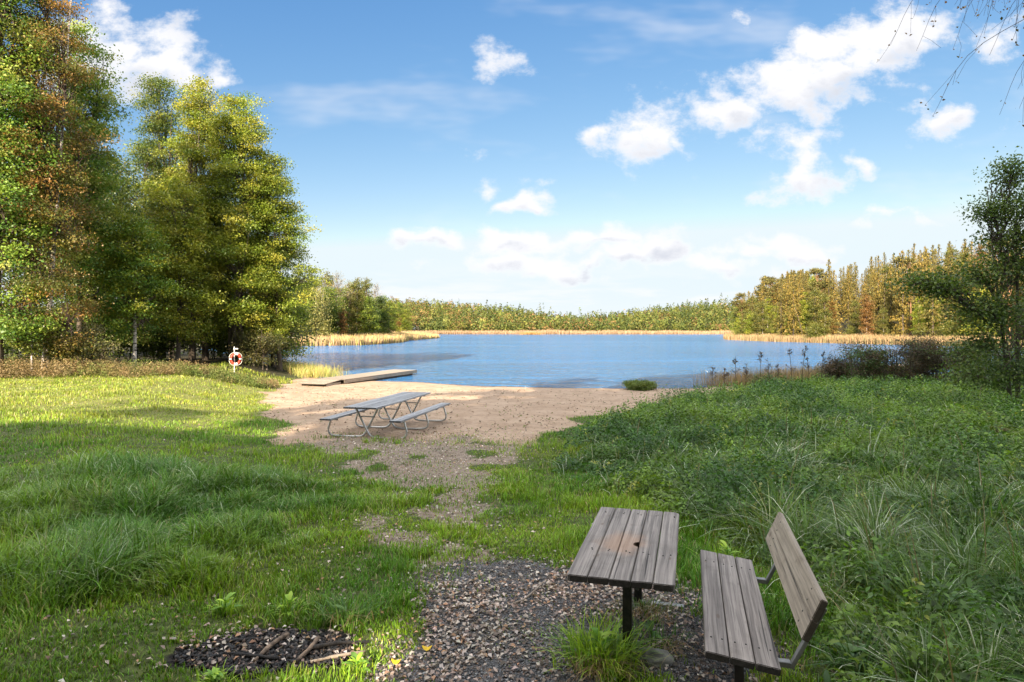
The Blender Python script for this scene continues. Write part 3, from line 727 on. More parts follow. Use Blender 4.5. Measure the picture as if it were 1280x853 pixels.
# charcoal bits
def char():
    mb = MB(); n = 4200; a = r_.uniform(0, 6.28, n); q = np.sqrt(r_.uniform(0, 1, n)); x = -1.7 + np.cos(a) * q * .60; y = 4.4 + np.sin(a) * q * .33; kp = r_.uniform(0, 1, n) < ash_m(x, y) + .04; x = x[kp]; y = y[kp]; n = len(x)
    s = r_.uniform(.006, .02, n); c = np.stack([x, y, hfun(x, y) - .02 + r_.uniform(0, .03, n)], 1)
    A = rnd_unit(r_, n); B = np.cross(A, rnd_unit(r_, n)); B /= np.linalg.norm(B, axis=1)[:, None]; E = np.cross(A, B); s = s[:, None]
    V = np.stack([c + A * s * 1.5, c + B * s, c - A * s * 1.3, c - B * s, c + E * s * .7, c - E * s * .7], 1).reshape(-1, 3)
    f = np.array([(0, 1, 4), (1, 2, 4), (2, 3, 4), (3, 0, 4), (1, 0, 5), (2, 1, 5), (3, 2, 5), (0, 3, 5)])
    col = pal_mix(r_, [(.006, .006, .007), (.01, .01, .01), (.02, .018, .018), (.006, .006, .008), (.07, .045, .035)], n, .2)
    mb.add(V, None, (np.arange(n)[:, None, None] * 6 + f[None]).reshape(-1, 3), np.repeat(col, 6, 0)); return mb
tag(obj('charcoal', char().mesh('charcoal'), M['pebble']), 'black charcoal and burnt bits in the fire pit in the grass', 'charcoal', kind='stuff')
zz = H1(.2, 5.4) + .02
tag(obj('fallen_twig', stick_mesh('fallen_twig', [(-.03, 5.16, zz), (.08, 5.22, zz + .012), (.17, 5.36, zz + .02), (.28, 5.62, zz + .01)], .010, 6, .1, 44), M['branch']), 'crooked bare twig lying on the gravel left of the plank table', 'twig')
# rock at the post foot
bm = bmesh.new(); bmesh.ops.create_icosphere(bm, subdivisions=4, radius=1)
for v in bm.verts:
    nn = float(fbm(np.array([v.co.x * 1.6 + 5]), np.array([v.co.y * 1.6 + v.co.z * 1.3]), 7, 3)[0]); v.co *= .75 + .5 * nn
    v.co.x *= .13; v.co.y *= .10; v.co.z *= .085
rk = bm_obj('rock', bm, M['stone'], None, True); rk.location = (.93, 4.25, TZ + .01); tag(rk, 'grey rounded rock at the foot of the front table post', 'rock')

def weed(name, loc, seed, nb, bl, nl, ll, pal, label, cat, dryb=0, spread=.12, group=None):
    """one plant: arching narrow leaves plus broad ones"""
    rg = np.random.default_rng(seed); mb = MB()
    spread = spread if nb > 100 else spread * .55; P = np.stack([rg.normal(0, spread, nb), rg.normal(0, spread * .7, nb), np.zeros(nb)], 1)
    if nb:
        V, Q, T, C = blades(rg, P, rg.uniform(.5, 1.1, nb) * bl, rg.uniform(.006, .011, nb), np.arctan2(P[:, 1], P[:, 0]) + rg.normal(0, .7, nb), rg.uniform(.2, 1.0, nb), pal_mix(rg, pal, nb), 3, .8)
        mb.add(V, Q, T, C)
    if dryb:
        P = np.stack([rg.normal(0, spread, dryb), rg.normal(-.05, spread * .6, dryb), np.full(dryb, .02)], 1)
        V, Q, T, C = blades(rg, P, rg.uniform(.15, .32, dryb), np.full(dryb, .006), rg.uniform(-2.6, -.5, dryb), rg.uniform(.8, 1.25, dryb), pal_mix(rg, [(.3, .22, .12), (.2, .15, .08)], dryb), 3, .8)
        mb.add(V, Q, T, C)
    if nl: mb.tube([(0, 0, -.02), (.004, 0, bl * .3), (0, 0, bl * .62)], .006, 5, pal[-1])
    for _ in range(nl):   # broad leaf: 3-row ribbon
        a = rg.uniform(0, 6.28); L = ll * rg.uniform(.5, 1.2); w = L * .3; h0 = rg.uniform(0, bl * .6); b = rg.uniform(.3, .9)
        d = np.array([math.cos(a), math.sin(a), 0]); s = np.array([-math.sin(a), math.cos(a), 0]); base = np.array([0, 0, h0])
        ts = np.array([0, .2, .45, .7, .9, 1]); wd = np.array([.12, .75, 1, .8, .4, .03]); rows = []
        for t, ww in zip(ts, wd):
            c = base + d * L * t * (.55 + .4 * b) ; c[2] += L * (.75 * t - b * t * t * .75)
            rows += [c - s * w * ww * .5 + [0, 0, w * ww * .12], c, c + s * w * ww * .5 + [0, 0, w * ww * .12]]
        V = np.array(rows); Q = []
        for q in range(5):
            for e in range(2): Q.append((q * 3 + e, q * 3 + e + 1, q * 3 + e + 4, q * 3 + e + 3))
        mb.add(V, np.array(Q), None, pal_mix(rg, pal, 1)[0])
    o = obj(name, mb.mesh(name), M['leaf']); o.location = loc; return tag(o, label, cat, group)
YG = [(.3, .46, .04), (.22, .38, .04), (.36, .5, .05), (.15, .3, .04)]
weed('weed_clump', (.58, 4.24, TZ - .02), 31, 480, .36, 40, .13, YG, 'bright yellow-green weed clump with dry straw at the front post of the plank table', 'weeds', 160, .11)
weed('weed_clump', (.98, 4.5, TZ - .02), 33, 120, .2, 14, .12, [(.07, .16, .03), (.1, .2, .04)], 'low dark green weeds just right of the front table post', 'weeds', 40, .12)
weed('weed_clump', (1.02, 5.0, TZ - .02), 34, 160, .16, 6, .08, [(.08, .16, .03), (.16, .17, .06)], 'small grassy tuft behind the front table post under the table', 'weeds', 60, .12)
weed('broadleaf_weed', (-2.22, 4.95, H1(-2.2, 4.9)), 35, 60, .2, 16, .14, YG, 'bright green long-leaved weed growing behind the left side of the fire pit', 'weed', 0, .07)
weed('broadleaf_weed', (-1.72, 4.95, H1(-1.7, 4.9)), 36, 70, .2, 12, .12, YG, 'leafy green weed behind the middle of the fire pit', 'weed', 0, .08)
weed('broadleaf_weed', (-1.25, 4.85, H1(-1.25, 4.85)), 39, 140, .26, 5, .12, [(.08, .18, .04), (.14, .24, .06)], 'arching grass tuft behind the right side of the fire pit', 'weed', 20, .1)
weed('broadleaf_weed', (-1.0, 4.12, H1(-1., 4.1)), 37, 50, .12, 16, .11, YG, 'small bright leafy weed in front of the fire pit on the right', 'weed', 0, .1)
weed('broadleaf_weed', (-1.85, 3.98, H1(-1.8, 4.)), 38, 40, .1, 18, .1, YG, 'small bright leafy weed in front of the fire pit on the left', 'weed', 0, .12)
for k, (x, y, h, s, lb) in enumerate(((2.05, 6.1, .3, .22, 'bright yellow-green plant rising behind the gap between seat and backrest'), (1.95, 5.55, .2, .2, 'light green broad-leaved plant behind the far end of the bench seat'), (1.85, 3.75, .2, .2, 'dark green dandelion-like weed right of the near bench end'), (2.2, 4.15, .22, .22, 'broad green weed to the right of the bench backrest'), (1.1, 3.3, .16, .16, 'low green weed in front of the near bench end'))):
    weed('broadleaf_weed', (x, y, H1(x, y)), 50 + k, 50, h, 26, s * .6, YG if k < 2 else [(.05, .13, .025), (.09, .18, .04)], lb, 'weed', 0, .15)
for k, (x, y, lb) in enumerate(((-.66, 3.78, 'round yellow leaf lying left of the gravel, nearer one'), (-.86, 4.0, 'round yellow leaf lying in the grass between gravel and fire pit'))):
    pass
def flat_leaf(x, y, s, col, lb):
    z = H1(x, y) + .045; a = np.linspace(0, 6.28, 13)[:-1]; V = np.stack([x + s * np.cos(a), y + s * .8 * np.sin(a), z + .012 * np.cos(2 * a)], 1); V = np.vstack([V, [[x, y, z - .008]]])
    T = np.array([(i, (i + 1) % 12, 12) for i in range(12)]); mb = MB(); mb.add(V, None, T, col)
    tag(obj('yellow_leaf', mb.mesh('yellow_leaf'), M['dryleaf']), lb, 'leaf')
flat_leaf(-.58, 4.37, .035, (.6, .42, .02), 'round bright yellow leaf between gravel and grass')
flat_leaf(-.76, 4.2, .034, (.62, .44, .02), 'bright yellow leaf in the grass nearer the fire pit')

# ------------------------------------------------------------------ trees
def tree_data(seed, H, tr, lobes, ncl, per, cs, ls, pal, lean=(0, 0), limb_n=16, up=.5, flat=.42, wig=.03, cut=None, trunks=1, droop=0., asp=.62, base_frac=.5, shell=.45):
    rg = np.random.default_rng(seed); lobes = np.array(lobes, float)
    w = lobes[:, 3] * lobes[:, 4] * lobes[:, 5]; w = w ** .75; w /= w.sum()
    li = rg.choice(len(lobes), ncl, p=w); u = rnd_unit(rg, ncl); rad = rg.uniform(0, 1, ncl) ** shell
    C = lobes[li, :3] + u * rad[:, None] * lobes[li, 3:6]
    C = C[C[:, 2] > min(.4, .06 * H)]
    if cut is not None: C = C[~cut(C)]
    ncl = len(C); mb = MB()
    # trunk
    paths = []
    for k in range(trunks):
        n = 10; t = np.linspace(0, 1, n); off = rg.normal(0, .35, 2) * (trunks > 1)
        sp = rg.normal(0, H * .05, 2) * (trunks > 1)
        px = off[0] + t * lean[0] + sp[0] * t + np.cumsum(rg.normal(0, wig, n)) * H * .12 * t; py = off[1] + t * lean[1] + sp[1] * t + np.cumsum(rg.normal(0, wig, n)) * H * .12 * t
        P = np.stack([px, py, -.3 + t * (H * .9 + .3)], 1); r = tr * (1 - t) ** 1.1 + .012; r[0] *= 1.35
        mb.tube(smooth_path(P, 3), np.interp(np.linspace(0, 1, 3 * (n - 1) + 1), t, r), 9, (1, 1, 1)); paths.append(P)
    # limbs: k-means of clusters
    K = min(limb_n, ncl); ce = C[rg.choice(ncl, K, replace=False)].copy()
    for _ in range(4):
        d = ((C[:, None] - ce[None]) ** 2).sum(2); a = d.argmin(1)
        for q in range(K):
            if (a == q).any(): ce[q] = C[a == q].mean(0)
    for q in range(K):
        P = paths[rg.integers(0, trunks)]; c = ce[q]
        z = max(H * .08, min(H * .85, c[2] * rg.uniform(.62, .85) - .15 * np.hypot(c[0], c[1])))
        b = np.array([np.interp(z, P[:, 2], P[:, 0]), np.interp(z, P[:, 2], P[:, 1]), z])
        mid = (b + c) / 2 + rg.normal(0, .12, 3) * np.linalg.norm(c - b) * .5; mid[2] += .08 * np.linalg.norm(c - b)
        LP = smooth_path([b, mid, c], 4); mb.tube(LP, np.linspace(tr * .34 * (1 - z / H * .6), min(.025, tr * .18), len(LP)), 5, (.12, .12, .12))
        for j in np.where(a == q)[0]:
            s = LP[rg.integers(3, len(LP))]; e = C[j]; m = (s + e) / 2 + rg.normal(0, .1, 3)
            mb.tube([s, m, e], [.022, .014, .006], 3, (0, 0, 0))
    # leaves
    ids = np.repeat(np.arange(ncl), per); L = C[ids] + rg.normal(0, 1, (len(ids), 3)) * np.array([cs, cs, cs * flat])
    if cut is not None: 
        kp = ~cut(L, True); L = L[kp]; ids = ids[kp]
    V, Q = leaf_cards(rg, L, ls, up * .35, asp, .12, droop)
    pc_ = pal_mix(rg, pal, ncl, .14)
    lobe_t = rg.uniform(.85, 1.15, len(lobes))
    col = pc_[ids] * rg.uniform(.84, 1.16, (len(ids), 1))
    return mb, (V, Q, np.repeat(col, 4, 0))
def tree_obj(name, data, loc, label, cat='tree', group=None, bark='bark', rz=0, leafmat='leaf'):
    mb, (V, Q, C) = data
    e = empty(name, loc, rz, label, cat, group)
    obj('trunk', mb.mesh('trunk', True), M[bark], e); obj('crown', mesh_np('crown', V, [Q], C), M[leafmat], e); return e
def copy_thing(src, loc, rz, sc, label, group):
    c = src.copy(); COL.objects.link(c); c.location = loc; c.rotation_euler = (0, 0, rz); c.scale = sc; c['label'] = label; c['group'] = group
    for ch in src.children:
        d = ch.copy(); COL.objects.link(d); d.parent = c
    return c
def lobes_std(seed, H, zb, Rr, n=14, top=.35, jit=1.):
    """domed crown of overlapping lobes; zb = bottom of crown, top = how pointed"""
    rg = np.random.default_rng(seed); out = []; n = int(n * 1.7)
    for k in range(n):
        t = (k + .5) / n; pk = .42 - .12 * top
        prof = max(0., 1 - (abs(t - pk) / ((1.03 - pk) if t > pk else (pk + .25))) ** (2.2 - top)) ** .55
        rr = Rr * prof; a = k * 2.4 + rg.uniform(-.5, .5); s = Rr * rg.uniform(.30, .46) * (.55 + .45 * prof); q = max(0, rr - s) * rg.uniform(.7, 1.12) * jit
        z = zb + (H - zb) * t
        out.append((q * math.cos(a), q * math.sin(a), min(z, H - s * .5), s, s, s * rg.uniform(.6, .9)))
    out.append((0, 0, (H + zb) / 2, Rr * .5, Rr * .5, (H - zb) * .38)); return out
ALD = [(0.149, 0.210, 0.022), (0.196, 0.240, 0.028), (0.241, 0.264, 0.033), (0.127, 0.180, 0.022), (0.287, 0.282, 0.039), (0.184, 0.228, 0.028)]
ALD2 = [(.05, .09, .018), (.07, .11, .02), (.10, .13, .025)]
OLV = [(0.187, 0.212, 0.044), (0.220, 0.224, 0.050), (0.143, 0.183, 0.033), (0.253, 0.236, 0.055)]
ASP = [(0.077, 0.161, 0.028), (0.121, 0.207, 0.033), (0.165, 0.253, 0.039), (0.286, 0.322, 0.077)]
COP = [(.2, .115, .035), (.25, .15, .045), (.15, .11, .03), (.15, .14, .035), (.11, .125, .03), (.085, .11, .025)]
def at(px, Yd): return (px - 640) / F * Yd
GL = 'trees at the forest edge left of the beach'
def place(name, px, Yd, seed, H, tr, zb, Rr, ncl, per, cs, ls, pal, label, n=14, bark='bark', **kw):
    x = at(px, Yd); z = H1(x, Yd)
    rz = kw.pop('rz', 0); top = kw.pop('top', .35); lb = kw.pop('lobes', None) or lobes_std(seed, H, zb, Rr, n, top)
    return tree_obj(name, tree_data(seed, H, tr, lb, ncl, per, cs, ls, pal, **kw), (x, Yd, z), label, 'tree', GL, bark, rz)
place('alder_tree', 298, 42, 101, 17.6, .17, 1.6, 4.0, 640, 121  , .35, .128, ALD, 'tall yellow-green alder second from the water, with a rounded top', trunks=3)
place('alder_tree', 248, 43.5, 102, 18.9, .18, 2.4, 3.4, 580, 118  , .35, .128, OLV + ALD, 'tallest olive-yellow alder in the middle of the left wood', trunks=2)
place('alder_tree', 196, 45, 103, 19.7, .17, 2.4, 3.3, 520, 113  , .35, .128, ALD2 + OLV[:1], 'dark green pointed alder behind the gap in the left wood', trunks=2, top=.6)
place('alder_tree', 342, 43, 104, 14.6, .15, 1.2, 3.2, 500, 118  , .35, .128, ALD, 'lower alder nearest the water, leaning right over the shore', trunks=2, lean=(.5, 0), top=.5)
place('alder_tree', 222, 38.5, 105, 10.8, .13, 1.8, 2.6, 360, 76, .36, .14, ALD[1:5], 'smaller sunlit yellow-green alder in front of the tall ones', lean=(.4, 0))
place('maple_tree', 168, 35, 106, 8.6, .10, 1.6, 2.1, 280, 74, .33, .13, ALD[:3] + ASP[:2], 'small bright green tree with a pale straight trunk in front of the left wood', bark='birch')
place('birch_tree', 56, 30, 107, 21.5, .13, 1.0, 2.7, 800, 96, .34, .10, COP, 'copper and orange birch with a leaning white trunk at the left edge', n=20, bark='birch', lean=(1.4, 0), droop=.5, top=.5)
place('aspen_tree', 100, 34, 108, 18.4, .15, 3.0, 2.5, 640, 84, .33, .13, ASP + ASP[2:], 'bright green aspen with ragged lobes right of the copper birch', n=18, top=.3)
place('aspen_tree', -2, 28.6, 109, 21.5, .18, 2.0, 2.6, 640, 84, .34, .13, ASP, 'green aspen cut off by the left edge of the view', n=20, top=.2)
place('oak_tree', 130, 39, 110, 12.5, .16, 1.5, 3.1, 420, 76, .45, .16, [(.05, .09, .02), (.08, .11, .025), (.12, .13, .03)], 'dark broad tree behind the pale-trunked one in the left wood')
# dark fill further back in the wood
def back_tree(k, px, Yd, Hh, pal):
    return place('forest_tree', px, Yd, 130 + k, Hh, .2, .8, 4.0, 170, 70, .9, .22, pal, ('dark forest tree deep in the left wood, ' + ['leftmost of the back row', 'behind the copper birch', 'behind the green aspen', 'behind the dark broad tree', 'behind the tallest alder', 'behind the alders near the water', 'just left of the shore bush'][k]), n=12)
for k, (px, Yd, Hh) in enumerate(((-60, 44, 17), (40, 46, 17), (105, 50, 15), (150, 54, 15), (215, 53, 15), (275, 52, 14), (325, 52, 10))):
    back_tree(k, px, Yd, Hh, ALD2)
# saplings and bushes along the edge
def bush(name, x, y, seed, H, Rr, ncl, per, cs, ls, pal, label, cat='bush', group=None, tr=.04, stems=3, bark='bark', zoff=0, limb=8, sq=.6):
    rg = np.random.default_rng(seed); lb = []
    for k in range(8):
        a = rg.uniform(0, 6.28); q = Rr * rg.uniform(.1, .65); s = Rr * rg.uniform(.35, .55)
        lb.append((q * math.cos(a), q * math.sin(a) * .8, H * rg.uniform(.2, .75), s, s, H * .28))
    d = tree_data(seed, H * .8, tr, lb, ncl, per, cs, ls, pal, limb_n=limb, trunks=stems, shell=.5)
    return tree_obj(name, d, (x, y, H1(x, y) + zoff), label, cat, group, bark)
place('sapling', 40, 29.3, 141, 3.9, .045, 1.0, 1.1, 60, 46, .22, .1, OLV + ALD[2:4], 'thin yellow-green sapling at the far left of the forest edge', n=8, bark='birch', limb_n=8)
place('sapling', 72, 30, 142, 3.2, .035, .8, .9, 45, 46, .2, .1, OLV, 'small olive sapling right of the thinnest one at the left forest edge', n=8, limb_n=8)
bush('hazel_bush', at(112, 31), 31, 143, 2.6, 1.3, 80, 50, .25, .09, [(.14, .13, .06), (.17, .16, .08), (.12, .12, .05)], 'greyish olive bush at the foot of the left wood', group=GL)
bush('shore_bush', at(352, 45), 45, 144, 4.6, 2.3, 170, 60, .42, .11, [(.13, .11, .04), (.10, .10, .03), (.16, .12, .045)], 'brownish green bush hanging over the water under the last alder', group=GL)
bush('shore_bush', at(325, 41), 41, 145, 2.6, 2.2, 120, 55, .35, .1, [(.07, .08, .025), (.11, .1, .035)], 'dark brush under the alders behind the life ring', group=GL)
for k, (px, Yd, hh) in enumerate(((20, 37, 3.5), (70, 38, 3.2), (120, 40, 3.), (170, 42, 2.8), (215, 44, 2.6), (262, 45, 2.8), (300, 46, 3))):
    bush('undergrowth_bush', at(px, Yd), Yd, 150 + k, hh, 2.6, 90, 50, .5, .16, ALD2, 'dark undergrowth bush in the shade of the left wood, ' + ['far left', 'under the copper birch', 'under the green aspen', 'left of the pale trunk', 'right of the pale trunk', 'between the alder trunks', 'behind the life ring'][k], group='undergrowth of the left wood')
# bracken and dry weeds in front of the wood
def bracken():
    mb = MB(); rg = np.random.default_rng(60); n = 2600
    px = rg.uniform(-60, 345, n); Yd = 29.3 + rg.uniform(-1.6, 2.6, n) + (px / 345) * 2.6 - rg.uniform(0, 1, n) * (px < 200) * 1.2
    x = (px - 640) / F * Yd; z = hfun(x, Yd); hh = rg.uniform(.2, .85, n) * (1.1 - px / 600)
    per = 26; k = np.repeat(np.arange(n), per); t = rg.uniform(.15, 1, n * per); a = rg.uniform(0, 6.28, n * per); q = .22 * (1.1 - t * .5) * rg.uniform(.2, 1, n * per)
    C = np.stack([x[k] + np.cos(a) * q, Yd[k] + np.sin(a) * q, z[k] + hh[k] * t], 1); V, Q = leaf_cards(rg, C, .085, .6, .35, .1, .3)
    br = fbm(x * .6, Yd * .6, 131, 3); tt = sst(.4, .62, br + .06 * (px < 160))[:, None]
    col = np.array((.10, .14, .03)) * (1 - tt) + np.array((.22, .16, .08)) * tt
    mb.add(V, Q, None, np.repeat(col[k] * rg.uniform(.6, 1.4, (n * per, 1)), 4, 0)); return mb
tag(obj('bracken', bracken().mesh('bracken'), M['dryleaf']), 'rusty bracken and weeds along the foot of the left wood', 'bracken', kind='stuff')

# ------------------------------------------------------------------ right side: tree, shrubs, ferns, stalks
def pxp(px, py, Yd): return ((px - 640) / F * Yd, Yd, CAMZ + (412 - py) * Yd / F)
GR = [(.06, .11, .025), (.08, .13, .03), (.12, .17, .035), (.05, .085, .02)]
bx_, by_ = pxp(1262, 400, 19.5)[:2]; bz_ = H1(bx_, by_)
def rel(px, py, Yd, rx, ry, rz): p = pxp(px, py, Yd); return (p[0] - bx_, p[1] - by_, p[2] - bz_, rx, ry, rz)
rl = [rel(1262, 215, 19.5, .45, .5, .35), rel(1285, 260, 19.7, .9, .8, .7), rel(1240, 265, 19.3, .55, .5, .35), rel(1275, 330, 19.4, 1.2, 1.1, .8), rel(1225, 345, 19.2, .7, .7, .35),
      rel(1185, 358, 18.8, .8, .6, .22), rel(1150, 352, 18.6, .6, .4, .16), rel(1250, 395, 19, 1.1, 1., .6), rel(1300, 400, 20, 1.4, 1.2, 1.2), rel(1230, 430, 19, .8, .8, .45), rel(1265, 465, 19, 1.2, 1., .5), rel(1320, 300, 20, 1.2, 1.2, 1.4), rel(1235, 380, 19, .8, .6, .3)]
rl += [rel(1262, 240, 19.5, .6, .6, .4), rel(1250, 300, 19.4, .8, .8, .5), rel(1280, 295, 19.6, .9, .9, .6), rel(1215, 395, 19, .8, .8, .4), rel(1210, 470, 19, .8, .8, .3)]
rl += [rl[5], rl[6]] * 3 + [rel(1168, 358, 18.7, .6, .4, .14)] * 4 + [rl[0], rl[2], rl[4]] * 2
d = tree_data(201, 7.4, .06, rl, 620, 42, .27, .09, GR, limb_n=30, trunks=2, shell=.8, flat=.7, lean=(.2, 0), wig=.02)
tree_obj('alder_tree', d, (bx_, by_, bz_), 'shaded dark green tree at the right edge with one branch reaching left over the lake', 'tree')
BRN = [(.10, .065, .04), (.13, .085, .05), (.07, .055, .035), (.06, .065, .03)]
for k, (px, Yd, hh, rr, pal, lb) in enumerate(((1075, 32, 2.3, 1.7, GR[:2] + BRN[:1], 'dark leafy lakeside shrub, left of the brown ones'), (1122, 31.5, 2.6, 1.9, BRN + GR[:1], 'reddish brown twiggy shrub in the middle of the right shore row'), (1172, 31.5, 2.6, 1.9, BRN, 'brown twiggy shrub right of the reddish one on the shore'), (1228, 29, 2.3, 1.8, GR + BRN[:1], 'green shrub under the dark tree at the right edge'), (1275, 25, 2.4, 1.8, GR, 'dark green shrub at the foot of the right-edge tree'), (1048, 33.5, 1.7, 1.3, BRN, 'low brown shrub at the left end of the shore row'), (1146, 34, 2.3, 1.6, BRN, 'tall brown twiggy shrub filling the gap in the middle of the shore row'), (1200, 33, 2.2, 1.7, BRN, 'brown shrub just left of the dark tree'))):
    bush('shore_shrub', at(px, Yd), Yd, 210 + k, hh, rr, 230, 34, .24, .07, pal, lb, group='shrubs on the right shore', tr=.022, stems=9, limb=26)
bush('low_bush', at(800, 32), 32, 220, .55, 1.1, 190, 80, .12, .07, [(.10, .15, .03), (.14, .18, .035)], 'low rounded green bush where the beach meets the right bank', stems=2, tr=.012, zoff=-.12)
def dry_stalk(k, px, py, Yd, label):
    x = at(px, Yd); z = H1(x, Yd); rg = np.random.default_rng(300 + k); hh = CAMZ + (412 - py) * Yd / F - z
    mb = MB(); ln = rg.normal(0, .12); P = np.array([(0, 0, 0), (ln * .3, 0, hh * .5), (ln, 0, hh)]); mb.tube(smooth_path(P, 4), np.linspace(.02, .009, 9), 4, (.10, .065, .04))
    pts = []
    for q in range(9):
        t = rg.uniform(.45, 1); a = rg.uniform(0, 6.28); L = .22 * (1.3 - t); s = np.array([ln * t, 0, hh * t]); e = s + np.array([math.cos(a) * L, math.sin(a) * L, L * .9]); mb.tube([s, (s + e) / 2, e], .009, 3, (.10, .065, .04))
        pts.append(e + rg.normal(0, .03, (7, 3))); pts.append((s + e) / 2 + rg.normal(0, .03, (4, 3)))
    V, Q = leaf_cards(rg, np.concatenate(pts), .06, .2, .7); mb.add(V, Q, None, (.09, .055, .035))
    o = obj('dry_stalk', mb.mesh('dry_stalk'), M['dryleaf']); o.location = (x, Yd, z); tag(o, label, 'dry plant', 'dry stalks on the right bank')
st = [(920, 445, 31), (932, 455, 30), (951, 440, 31), (962, 450, 32), (990, 437, 31), (1002, 432, 30), (1012, 448, 31), (973, 458, 30), (1026, 440, 31), (1040, 446, 32), (905, 462, 30), (890, 460, 31), (1056, 436, 31)]
lbs = ['tall brown seed stalk at the left end of the bank, beside open water', 'short brown stalk just right of the left-end one', 'brown seed stalk with a full head, third on the bank', 'thin brown stalk leaning over the reeds', 'tall brown stalk in the middle of the bank', 'tallest dark seed stalk on the bank', 'brown stalk right of the tallest one', 'short dark stalk in front of the reeds', 'slim brown stalk left of the dark leafy shrub', 'brown stalk nearly touching the dark leafy shrub', 'low brown stalk standing alone above the meadow', 'farthest left low stalk above the meadow', 'brown stalk in front of the dark leafy shrub']
for k, ((px, py, Yd), lb) in enumerate(zip(st, lbs)): dry_stalk(k, px, py, Yd, lb)
def fern(k, x, y, s, pal, label):
    rg = np.random.default_rng(400 + k); mb = MB(); nf = 11
    for f in range(nf):
        a = f * 6.28 / nf + rg.normal(0, .2); L = s * rg.uniform(.8, 1.15); d_ = np.array([math.cos(a), math.sin(a), 0]); sd = np.array([-math.sin(a), math.cos(a), 0])
        t = np.linspace(0, 1, 16); P = d_ * (t * L * .75)[:, None]; P[:, 2] += L * (1.0 * t - .75 * t * t)
        mb.tube(P[::3], .004, 3, (.12, .12, .04))
        for q in range(2, 16):
            w = L * .2 * math.sin(math.pi * (t[q] * .85 + .12)); 
            for sg in (-1, 1):
                c0 = P[q]; c1 = P[q] + sd * sg * w + d_ * .02 - np.array([0, 0, .02]); h_ = d_ * L * .022
                mb.add(np.array([c0 - h_, c1 - h_ * .2, c1 + h_ * .4, c0 + h_]), np.array([[0, 1, 2, 3]]), None, pal_mix(rg, pal, 1)[0])
    o = obj('fern', mb.mesh('fern'), M['leaf']); o.location = (x, y, H1(x, y)); tag(o, label, 'fern', 'ferns in the right meadow')
FP = [(.08, .15, .05), (.1, .18, .06)]; FY = [(.22, .17, .06), (.16, .15, .05)]
for k, (px, py, s, pal, lb) in enumerate(((1180, 515, 1.1, FP, 'large blue-green fern left of the brown one'), (1212, 512, 1.0, FY, 'browning fern below the dark tree'), (1240, 520, .9, FP, 'green fern right of the browning one'), (1272, 535, 1.0, FY, 'yellowing fern at the right edge'), (1255, 590, .9, FP, 'pale green fern lower down at the right edge'), (1150, 512, .8, FP, 'small green fern left of the large one'))):
    Yd = (CAMZ - .84) * F / (py + 14 - 412); fern(k, at(px, Yd), Yd, s * .8, pal, lb)
# drooping birch over the right corner: trunk stands outside the view
def birch_over():
    rg = np.random.default_rng(77); bx, by = 8.6, 7.2; bz = H1(bx, by); H = 14
    mb = MB(); n = 10; t = np.linspace(0, 1, n); P = np.stack([-.5 * t, .3 * t, -.3 + t * H], 1); mb.tube(smooth_path(P, 3), np.linspace(.19, .03, 28), 9)
    leaf = []; 
    ends = [pxp(1230, -60, 8.0), pxp(1272, -40, 7.6), pxp(1290, 60, 7.3), pxp(1262, -90, 8.6), pxp(1305, 10, 7.0), pxp(1215, -75, 9.0), pxp(1300, -80, 7)]
    for e in ends:
        e = np.array(e) - (bx, by, bz); z = e[2] - rg.uniform(.6, 1.6); s = np.array([-.5 * z / H, .3 * z / H, z]); m = (s + e) / 2 + (0, 0, .5); LP = smooth_path([s, m, e], 6); mb.tube(LP, np.linspace(.045, .008, len(LP)), 5)
        for q in range(15):
            p = LP[rg.integers(5, len(LP))]; L = rg.uniform(.4, 1.15); dx = rg.normal(0, .22, 2) + (-.12, 0); TP = smooth_path([p, p + (dx[0], dx[1], -.35 * L), p + (dx[0] * 1.5, dx[1] * 1.5, -L)], 4); mb.tube(TP, np.linspace(.0045, .0018, len(TP)), 3)
            for w in range(3):
                s2 = TP[rg.integers(3, 8)]; e2 = s2 + (rg.normal(0, .1), rg.normal(0, .1), -rg.uniform(.15, .4)); mb.tube([s2, (s2 + e2) / 2 + rg.normal(0, .02, 3), e2], .0018, 3)
                leaf.append(e2 + rg.normal(0, .03, (rg.integers(0, 4), 3)))
            leaf.append(TP[rg.integers(2, 9, 4)] + rg.normal(0, .025, (4, 3)))
    lb = lobes_std(78, H, 5, 2.2, 12); C = []
    for l in lb:
        u = rnd_unit(rg, 22) * rg.uniform(.3, 1, (22, 1)) * np.array(l[3:6]) + np.array(l[:3]) + (.9, -.3, 1.0); C.append(u)
    C = np.concatenate(C); C = C[C[:, 0] > -.6]; ids = np.repeat(np.arange(len(C)), 36); leaf.append(C[ids] + rg.normal(0, .3, (len(ids), 3)))
    for c in C[::3]:
        z = c[2] * .8; s = np.array([-.5 * z / H, .3 * z / H, z]); mb.tube([s, (s + c) / 2 + (0, 0, .2), c], [.03, .02, .008], 4)
    Lf = np.concatenate(leaf); V, Q = leaf_cards(rg, Lf, .04, .1, .7, .12, .5); col = pal_mix(rg, [(.22, .11, .04), (.16, .09, .04), (.10, .09, .03), (.25, .15, .05)], len(Lf), .2)
    return tree_obj('birch_tree', (mb, (V, Q, np.repeat(col, 4, 0))), (bx, by, bz), 'birch whose thin drooping twigs hang into the upper right corner of the sky', 'tree', None, 'birch')
birch_over()

